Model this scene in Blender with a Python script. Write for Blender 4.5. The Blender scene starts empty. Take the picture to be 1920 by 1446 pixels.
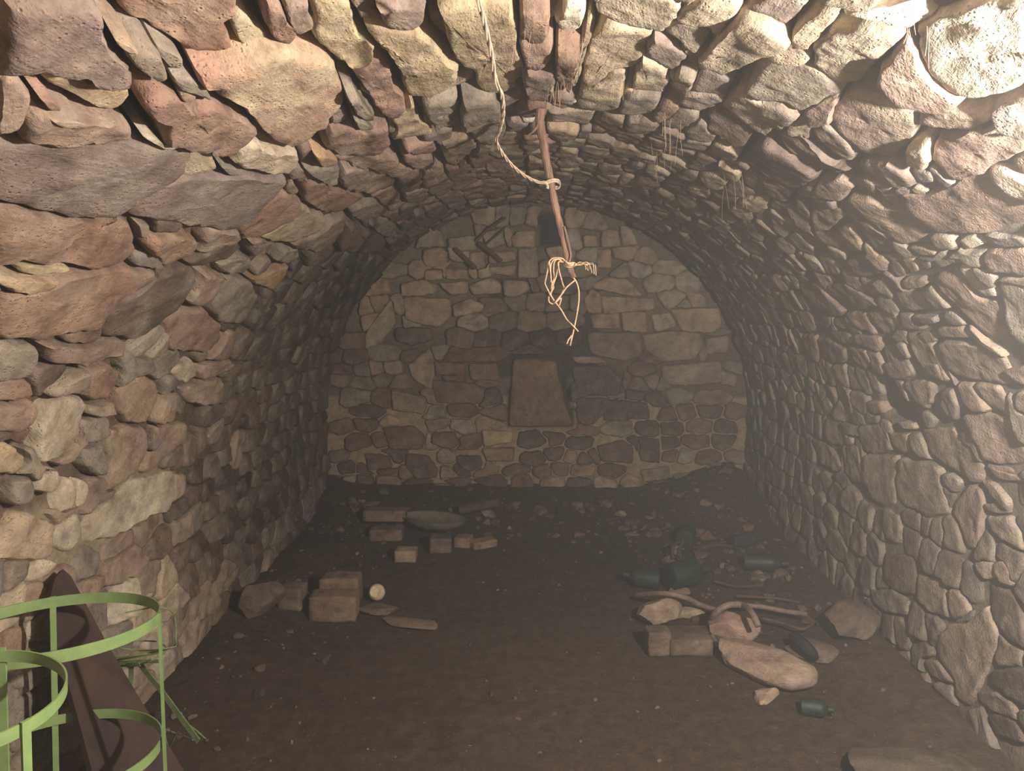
import bpy, math, random
import numpy as np
from mathutils import Vector, Matrix

rng = random.Random(7)
nrg = np.random.RandomState(11)
scene = bpy.context.scene
COL = scene.collection

# ------------------------------------------------------------------ camera
FOC = 1371.0                       # focal length in pixels of the 1920 px wide frame
CAM = np.array([-0.056, 0.0, 1.68])
PITCH, YAW = math.radians(-7.6), math.radians(1.3)
cd = bpy.data.cameras.new('camera')
cd.sensor_width = 36.0
cd.lens = 36.0 * FOC / 1920.0
cd.clip_start = 0.02
cam = bpy.data.objects.new('camera', cd)
COL.objects.link(cam)
cam.location = CAM
cam.rotation_euler = (math.pi / 2 + PITCH, 0, YAW)
scene.camera = cam

# ------------------------------------------------------------------ world: hazy air in the cellar, no daylight
world = bpy.data.worlds.new('world')
scene.world = world
world.use_nodes = True
wt = world.node_tree
wt.nodes.clear()
wo = wt.nodes.new('ShaderNodeOutputWorld')
wb = wt.nodes.new('ShaderNodeBackground')
wb.inputs[0].default_value = (0, 0, 0, 1)
wv = wt.nodes.new('ShaderNodeVolumeScatter')
wv.inputs['Color'].default_value = (0.92, 0.90, 0.88, 1)
wv.inputs['Density'].default_value = 0.021
wv.inputs['Anisotropy'].default_value = 0.25
wt.links.new(wb.outputs[0], wo.inputs[0])
wt.links.new(wv.outputs[0], wo.inputs['Volume'])

# ------------------------------------------------------------------ the work lamp, hung by the right haunch just outside the frame
def lamp(name, loc, power, radius, color):
    l = bpy.data.lights.new(name, 'POINT')
    l.energy = power; l.shadow_soft_size = radius; l.color = color
    o = bpy.data.objects.new(name, l); COL.objects.link(o); o.location = loc
    return o
lamp('work_lamp', (0.98, 0.86, 1.80), 262.0, 0.03, (1.0, 0.93, 0.83))

vs = scene.view_settings
scene.display_settings.display_device = 'sRGB'
vs.view_transform = 'Standard'; vs.look = 'None'; vs.gamma = 1.0
vs.use_curve_mapping = False
vs.exposure = 0.0

# ------------------------------------------------------------------ vault geometry
R, H0, D, Y0 = 1.6, 0.7, 5.5, -1.2
L = 2 * H0 + math.pi * R
XO = 0.0

def rot():
    cp, sp = math.cos(PITCH), math.sin(PITCH)
    f = np.array([0, cp, sp]); u = np.array([0, -sp, cp]); r = np.array([1., 0, 0])
    cy, sy = math.cos(YAW), math.sin(YAW)
    M = np.array([[cy, -sy, 0], [sy, cy, 0], [0, 0, 1]])
    return M @ r, M @ u, M @ f
RX, UX, FX = rot()

def ray(px, py):
    d = FX + RX * ((px - 960) / FOC) + UX * ((723 - py) / FOC)
    return d / d[1]                         # y component is one

def at_y(px, py, y):
    return Vector(CAM + ray(px, py) * y)

def on_floor(px, py, z=0.0):
    d = ray(px, py)
    return Vector(CAM + d * ((z - CAM[2]) / d[2]))

def proj(p):
    q = np.asarray(p) - CAM
    dz = q @ FX
    return 960 + FOC * (q @ RX) / dz, 723 - FOC * (q @ UX) / dz, dz

def hit_vault(px, py):
    d = ray(px, py)
    ox, oz = CAM[0], CAM[2] - H0
    a = d[0]**2 + d[2]**2; b = 2 * (ox * d[0] + oz * d[2]); c = ox**2 + oz**2 - R * R
    t = (-b + math.sqrt(max(b * b - 4 * a * c, 0))) / (2 * a)
    x, z = ox + t * d[0], oz + t * d[2]
    if z >= 0:
        th = math.atan2(z, x)
        return H0 + (math.pi - th) * R, t
    s = -1 if d[0] < 0 else 1
    t = (s * R - ox) / d[0]
    z = CAM[2] + t * d[2]
    return (z if s < 0 else L - z), t

def P(u, v):
    """surface point and inward normal"""
    if u < H0:
        return np.array([-R, v, u]), np.array([1., 0, 0])
    if u > L - H0:
        return np.array([R, v, L - u]), np.array([-1., 0, 0])
    th = math.pi - (u - H0) / R
    c, s = math.cos(th), math.sin(th)
    return np.array([R * c, v, H0 + R * s]), np.array([-c, 0, -s])

# ------------------------------------------------------------------ noise
def _h(ix, iy, iz, seed):
    n = (ix * 374761393 + iy * 668265263 + iz * 2147483647 + seed * 1274126177) & 0xffffffff
    n = ((n ^ (n >> 13)) * 1274126177) & 0xffffffff
    return ((n ^ (n >> 16)) & 0xffff) / 32767.5 - 1.0
def noise(p, s=1.0, seed=0, octv=3):
    p = np.asarray(p, float).reshape(-1, 3) * s
    out = np.zeros(len(p)); amp = 1.0; tot = 0
    for o in range(octv):
        i = np.floor(p).astype(np.int64); f = p - i; f = f * f * (3 - 2 * f)
        acc = 0
        for dx in (0, 1):
            for dy in (0, 1):
                for dz in (0, 1):
                    w = (f[:, 0] if dx else 1 - f[:, 0]) * (f[:, 1] if dy else 1 - f[:, 1]) * (f[:, 2] if dz else 1 - f[:, 2])
                    acc = acc + w * _h(i[:, 0] + dx, i[:, 1] + dy, i[:, 2] + dz, seed + o)
        out += amp * acc; tot += amp; amp *= 0.5; p = p * 2.03
    return out / tot

# ------------------------------------------------------------------ materials
def node_mat(name, rough=0.9):
    m = bpy.data.materials.new(name); m.use_nodes = True
    nt = m.node_tree; b = nt.nodes['Principled BSDF']
    b.inputs['Roughness'].default_value = rough
    b.inputs['Specular IOR Level'].default_value = 0.25
    return m, nt, b
def N(nt, t, **kw):
    n = nt.nodes.new(t)
    for k, v in kw.items():
        if k in n.inputs: n.inputs[k].default_value = v
        else: setattr(n, k, v)
    return n
def ramp(nt, fac, stops):
    r = nt.nodes.new('ShaderNodeValToRGB')
    e = r.color_ramp.elements
    while len(e) > 1: e.remove(e[-1])
    e[0].position, e[0].color = stops[0][0], (*stops[0][1], 1)
    for p, c in stops[1:]:
        k = e.new(p); k.color = (*c, 1)
    nt.links.new(fac, r.inputs[0]); return r.outputs[0]
def mixc(nt, fac, a, b, mode='MIX'):
    n = nt.nodes.new('ShaderNodeMix'); n.data_type = 'RGBA'; n.blend_type = mode
    for s, v in ((0, fac), (6, a), (7, b)):
        if isinstance(v, (int, float)): n.inputs[s].default_value = v
        elif isinstance(v, tuple): n.inputs[s].default_value = (*v, 1)
        else: nt.links.new(v, n.inputs[s])
    return n.outputs[2]
def g3(x): return (x, x, x)

def make_stone_mat():
    m, nt, b = node_mat('rough_stone', 0.88)
    col = N(nt, 'ShaderNodeAttribute', attribute_name='Col')
    st = N(nt, 'ShaderNodeAttribute', attribute_name='strata')
    geo = N(nt, 'ShaderNodeTexCoord')
    mp = N(nt, 'ShaderNodeMapping'); mp.inputs['Scale'].default_value = (7, 62, 40)
    nt.links.new(st.outputs['Vector'], mp.inputs[0])
    n1 = N(nt, 'ShaderNodeTexNoise', Scale=1.0, Detail=5.0, Roughness=0.65)      # bedding lines
    nt.links.new(mp.outputs[0], n1.inputs['Vector'])
    n2 = N(nt, 'ShaderNodeTexNoise', Scale=14.0, Detail=6.0, Roughness=0.62)
    nt.links.new(st.outputs['Vector'], n2.inputs['Vector'])
    n3 = N(nt, 'ShaderNodeTexNoise', Scale=95.0, Detail=3.0, Roughness=0.7)
    nt.links.new(st.outputs['Vector'], n3.inputs['Vector'])
    vo = N(nt, 'ShaderNodeTexVoronoi', Scale=85.0)
    nt.links.new(st.outputs['Vector'], vo.inputs['Vector'])
    c1 = ramp(nt, n1.outputs[0], [(0.28, g3(0.62)), (0.5, g3(1.0)), (0.72, g3(1.22))])
    c2 = ramp(nt, n2.outputs[0], [(0.28, (0.50, 0.45, 0.43)), (0.5, g3(1.0)), (0.7, (1.38, 1.34, 1.24))])
    c3 = ramp(nt, n3.outputs[0], [(0.25, g3(0.72)), (0.5, g3(1.0)), (0.75, g3(1.15))])
    x = mixc(nt, 0.35, col.outputs['Color'], c1, 'MULTIPLY')
    x = mixc(nt, 0.9, x, c2, 'MULTIPLY')
    x = mixc(nt, 0.7, x, c3, 'MULTIPLY')
    n5 = N(nt, 'ShaderNodeTexNoise', Scale=5.5, Detail=6.0, Roughness=0.7); nt.links.new(geo.outputs['Object'], n5.inputs['Vector'])
    lm = ramp(nt, n5.outputs[0], [(0.52, g3(0.0)), (0.70, g3(0.40))])
    x = mixc(nt, lm, x, (.40, .345, .28))
    nt.links.new(x, b.inputs['Base Color'])
    # relief
    def mth(op, a, bb):
        n = N(nt, 'ShaderNodeMath', operation=op)
        for k, v in enumerate((a, bb)):
            if isinstance(v, (int, float)): n.inputs[k].default_value = v
            else: nt.links.new(v, n.inputs[k])
        return n.outputs[0]
    pit = ramp(nt, vo.outputs['Distance'], [(0.0, g3(0.0)), (0.32, g3(1.0))])
    pm = ramp(nt, n2.outputs[0], [(0.45, g3(0)), (0.62, g3(1))])
    pits = mth('MULTIPLY', mth('SUBTRACT', 1.0, pit), pm)
    h = mth('ADD', mth('MULTIPLY', n1.outputs[0], 0.55), mth('MULTIPLY', n2.outputs[0], 1.7))
    h = mth('ADD', h, mth('MULTIPLY', n3.outputs[0], 0.35))
    h = mth('SUBTRACT', h, mth('MULTIPLY', pits, 0.9))
    bp = N(nt, 'ShaderNodeBump', Strength=0.6, Distance=0.011)
    nt.links.new(h, bp.inputs['Height']); nt.links.new(bp.outputs[0], b.inputs['Normal'])
    return m
M_STONE = make_stone_mat()

def make_mortar_mat():
    m, nt, b = node_mat('lime_mortar', 0.95)
    col = N(nt, 'ShaderNodeAttribute', attribute_name='Col')
    tc = N(nt, 'ShaderNodeTexCoord')
    n = N(nt, 'ShaderNodeTexNoise', Scale=22.0, Detail=7.0, Roughness=0.7)
    nt.links.new(tc.outputs['Object'], n.inputs['Vector'])
    c = ramp(nt, n.outputs[0], [(0.3, g3(0.55)), (0.5, g3(1.0)), (0.7, g3(1.35))])
    nt.links.new(mixc(nt, 0.8, col.outputs['Color'], c, 'MULTIPLY'), b.inputs['Base Color'])
    bp = N(nt, 'ShaderNodeBump', Strength=0.9, Distance=0.02)
    nt.links.new(n.outputs[0], bp.inputs['Height']); nt.links.new(bp.outputs[0], b.inputs['Normal'])
    return m
M_MORTAR = make_mortar_mat()

def simple_mat(name, c, c2=None, rough=0.7, scale=30.0, bump=0.3, metal=0.0, stretch=(1, 1, 1), dist=0.004):
    m, nt, b = node_mat(name, rough)
    b.inputs['Metallic'].default_value = metal
    tc = N(nt, 'ShaderNodeTexCoord'); mp = N(nt, 'ShaderNodeMapping'); mp.inputs['Scale'].default_value = stretch
    nt.links.new(tc.outputs['Object'], mp.inputs[0])
    n = N(nt, 'ShaderNodeTexNoise', Scale=scale, Detail=5.0, Roughness=0.65)
    nt.links.new(mp.outputs[0], n.inputs['Vector'])
    c2 = c2 or tuple(k * 0.6 for k in c)
    nt.links.new(ramp(nt, n.outputs[0], [(0.35, c2), (0.65, c)]), b.inputs['Base Color'])
    bp = N(nt, 'ShaderNodeBump', Strength=bump, Distance=dist)
    nt.links.new(n.outputs[0], bp.inputs['Height']); nt.links.new(bp.outputs[0], b.inputs['Normal'])
    return m

# ------------------------------------------------------------------ mesh helpers
def new_mesh(name, verts, faces, mat, col=None, strata=None, smooth=True, sharp=None):
    me = bpy.data.meshes.new(name)
    me.from_pydata([tuple(map(float, v)) for v in verts], [], faces)
    me.materials.append(mat)
    if col is not None:
        a = me.color_attributes.new('Col', 'FLOAT_COLOR', 'POINT')
        c4 = np.ones((len(verts), 4), np.float32); c4[:, :3] = np.asarray(col)
        a.data.foreach_set('color', c4.ravel())
    if strata is not None:
        a = me.attributes.new('strata', 'FLOAT_VECTOR', 'POINT')
        a.data.foreach_set('vector', np.asarray(strata, np.float32).ravel())
    if smooth:
        me.polygons.foreach_set('use_smooth', np.ones(len(me.polygons), bool))
        if sharp: me.set_sharp_from_angle(angle=math.radians(sharp))
    me.update()
    return me
def link(name, me, parent=None, **props):
    o = bpy.data.objects.new(name, me); COL.objects.link(o)
    if parent is not None:
        o.parent = parent
    for k, v in props.items(): o[k] = v
    return o
def tag(o, label=None, cat=None, group=None, kind=None):
    if label: o['label'] = label
    if cat: o['category'] = cat
    if group: o['group'] = group
    if kind: o['kind'] = kind
    return o

PAL = {   # albedo, second albedo
 'm': ((.25, .165, .135), (.31, .235, .19)), 'r': ((.31, .165, .115), (.36, .235, .165)),
 'p': ((.40, .24, .18), (.34, .20, .15)), 't': ((.37, .27, .18), (.29, .19, .14)),
 'y': ((.47, .38, .21), (.40, .30, .17)), 'g': ((.31, .26, .19), (.24, .20, .155)),
 'c': ((.56, .48, .34), (.45, .36, .24)), 'd': ((.105, .075, .062), (.15, .10, .075)),
 'k': ((.17, .10, .075), (.22, .14, .10)), 'o': ((.48, .26, .10), (.42, .26, .13)),
 'w': ((.80, .76, .66), (.62, .56, .44)), 'q': ((.42, .22, .17), (.50, .40, .25)), 'e': ((.07, .05, .04), (.09, .065, .05)), 'n': ((.22, .185, .145), (.30, .25, .19)),
}

def _mute(c, k=0.30):
    l = 0.3 * c[0] + 0.59 * c[1] + 0.11 * c[2]
    g = (l * 1.16, l * 0.97, l * 0.82)
    return tuple(a * (1 - k) + b * k for a, b in zip(c, g))
PAL = {k: (_mute(a), _mute(b)) for k, (a, b) in PAL.items()}
for _k in 'mrp': PAL[_k] = tuple(tuple(q * 0.88 for q in c) for c in PAL[_k])
PAL['w'] = ((.80, .76, .66), (.62, .56, .44))

def build_stone(outl, c3, nrm, e1, e2, h, depth, cols, seed, rough=1.0, tilt=0.10, bigdetail=True):
    """outl: Kx2 outline in the tangent plane (metres, about c3); returns verts, faces, col, strata"""
    K0 = len(outl)
    per = np.sqrt(((np.roll(outl, -1, 0) - outl)**2).sum(1)).sum()
    size = math.sqrt(abs(0.5 * np.sum(outl[:, 0] * np.roll(outl[:, 1], -1) - np.roll(outl[:, 0], -1) * outl[:, 1])) + 1e-9)
    K = int(min(44, max(11, per / (0.020 if bigdetail else 0.04))))
    seg = np.roll(outl, -1, 0) - outl
    ln = np.sqrt((seg**2).sum(1)); cum = np.concatenate([[0], np.cumsum(ln)])
    t = np.arange(K) / K * cum[-1]
    i = np.clip(np.searchsorted(cum, t, side='right') - 1, 0, K0 - 1)
    q = outl[i] + seg[i] * ((t - cum[i]) / np.maximum(ln[i], 1e-9))[:, None]
    q = 0.14 * np.roll(q, 1, 0) + 0.72 * q + 0.14 * np.roll(q, -1, 0)
    P3 = np.column_stack([q, np.full(K, seed * 1.7)])
    q = q + np.column_stack([noise(P3, 38, seed, 3), noise(P3, 38, seed + 9, 3)]) * min(0.014, 0.10 * size) * rough
    c = q.mean(0)
    bev = min(0.012, 0.10 * size)
    nr = int(min(7, max(2, size / (0.026 if bigdetail else 0.06))))
    verts = []; hs = []
    rings = [(1.03, -depth), (1.0, h - bev * 1.5), (1 - 1.0 * bev / size, h - 0.35 * bev), ((1 - 2.0 * bev / size), h)]
    for k in range(1, nr):
        rings.append(((1 - 2.0 * bev / size) * (1 - k / nr), h))
    for s, hh in rings:
        r = c + (q - c) * s
        verts.append(np.column_stack([r, np.full(K, hh)]))
    verts.append(np.array([[c[0], c[1], h]]))
    V = np.vstack(verts)
    # surface relief: tilt, lumps and bedding steps
    rr = np.random.RandomState(seed)
    ta, tb = rr.uniform(-tilt, tilt, 2)
    rel = V[:, :2] - c
    top = np.ones(len(V)); top[:K] = 0
    lx = V[:, 0] + seed * 3.1; ly = V[:, 1] - seed * 1.3
    pn = np.column_stack([lx, ly, np.full(len(V), seed * .37)])
    am = min(0.015, 0.085 * size) * rough
    ang = rr.uniform(0, math.pi)
    st = (lx * math.cos(ang) + ly * math.sin(ang))
    dz = rel[:, 0] * ta + rel[:, 1] * tb + am * noise(pn, 7.5, seed, 3) + am * 0.55 * noise(pn, 26, seed + 3, 2)
    dz += am * 0.45 * np.round(2.2 * noise(pn, 5.0, seed + 5, 2)) * 0.6
    V[:, 2] += dz * top
    # long axis for the bedding
    w, ev = np.linalg.eigh(np.cov((q - c).T))
    ax = ev[:, 1]; ay = ev[:, 0]
    off = rr.uniform(0, 20, 3)
    S = np.column_stack([rel @ ax, rel @ ay, V[:, 2]]) + off
    W = c3 + V[:, :1] * e1 + V[:, 1:2] * e2 + V[:, 2:3] * nrm
    mixv = np.clip(0.5 + 1.5 * noise(pn, 5.5, seed + 7, 3), 0, 1)[:, None]
    C = np.asarray(cols[0]) * (1 - mixv) + np.asarray(cols[1]) * mixv
    F = []
    nR = len(rings)
    for k in range(nR - 1):
        a, b = k * K, (k + 1) * K
        for j in range(K):
            j2 = (j + 1) % K
            F.append((a + j, a + j2, b + j2, b + j))
    a = (nR - 1) * K; cc = nR * K
    for j in range(K): F.append((a + j, a + (j + 1) % K, cc))
    return W, F, C, S, size

def ccw(pl):
    a = 0.5 * np.sum(pl[:, 0] * np.roll(pl[:, 1], -1) - np.roll(pl[:, 0], -1) * pl[:, 1])
    return pl if a > 0 else pl[::-1]

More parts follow.
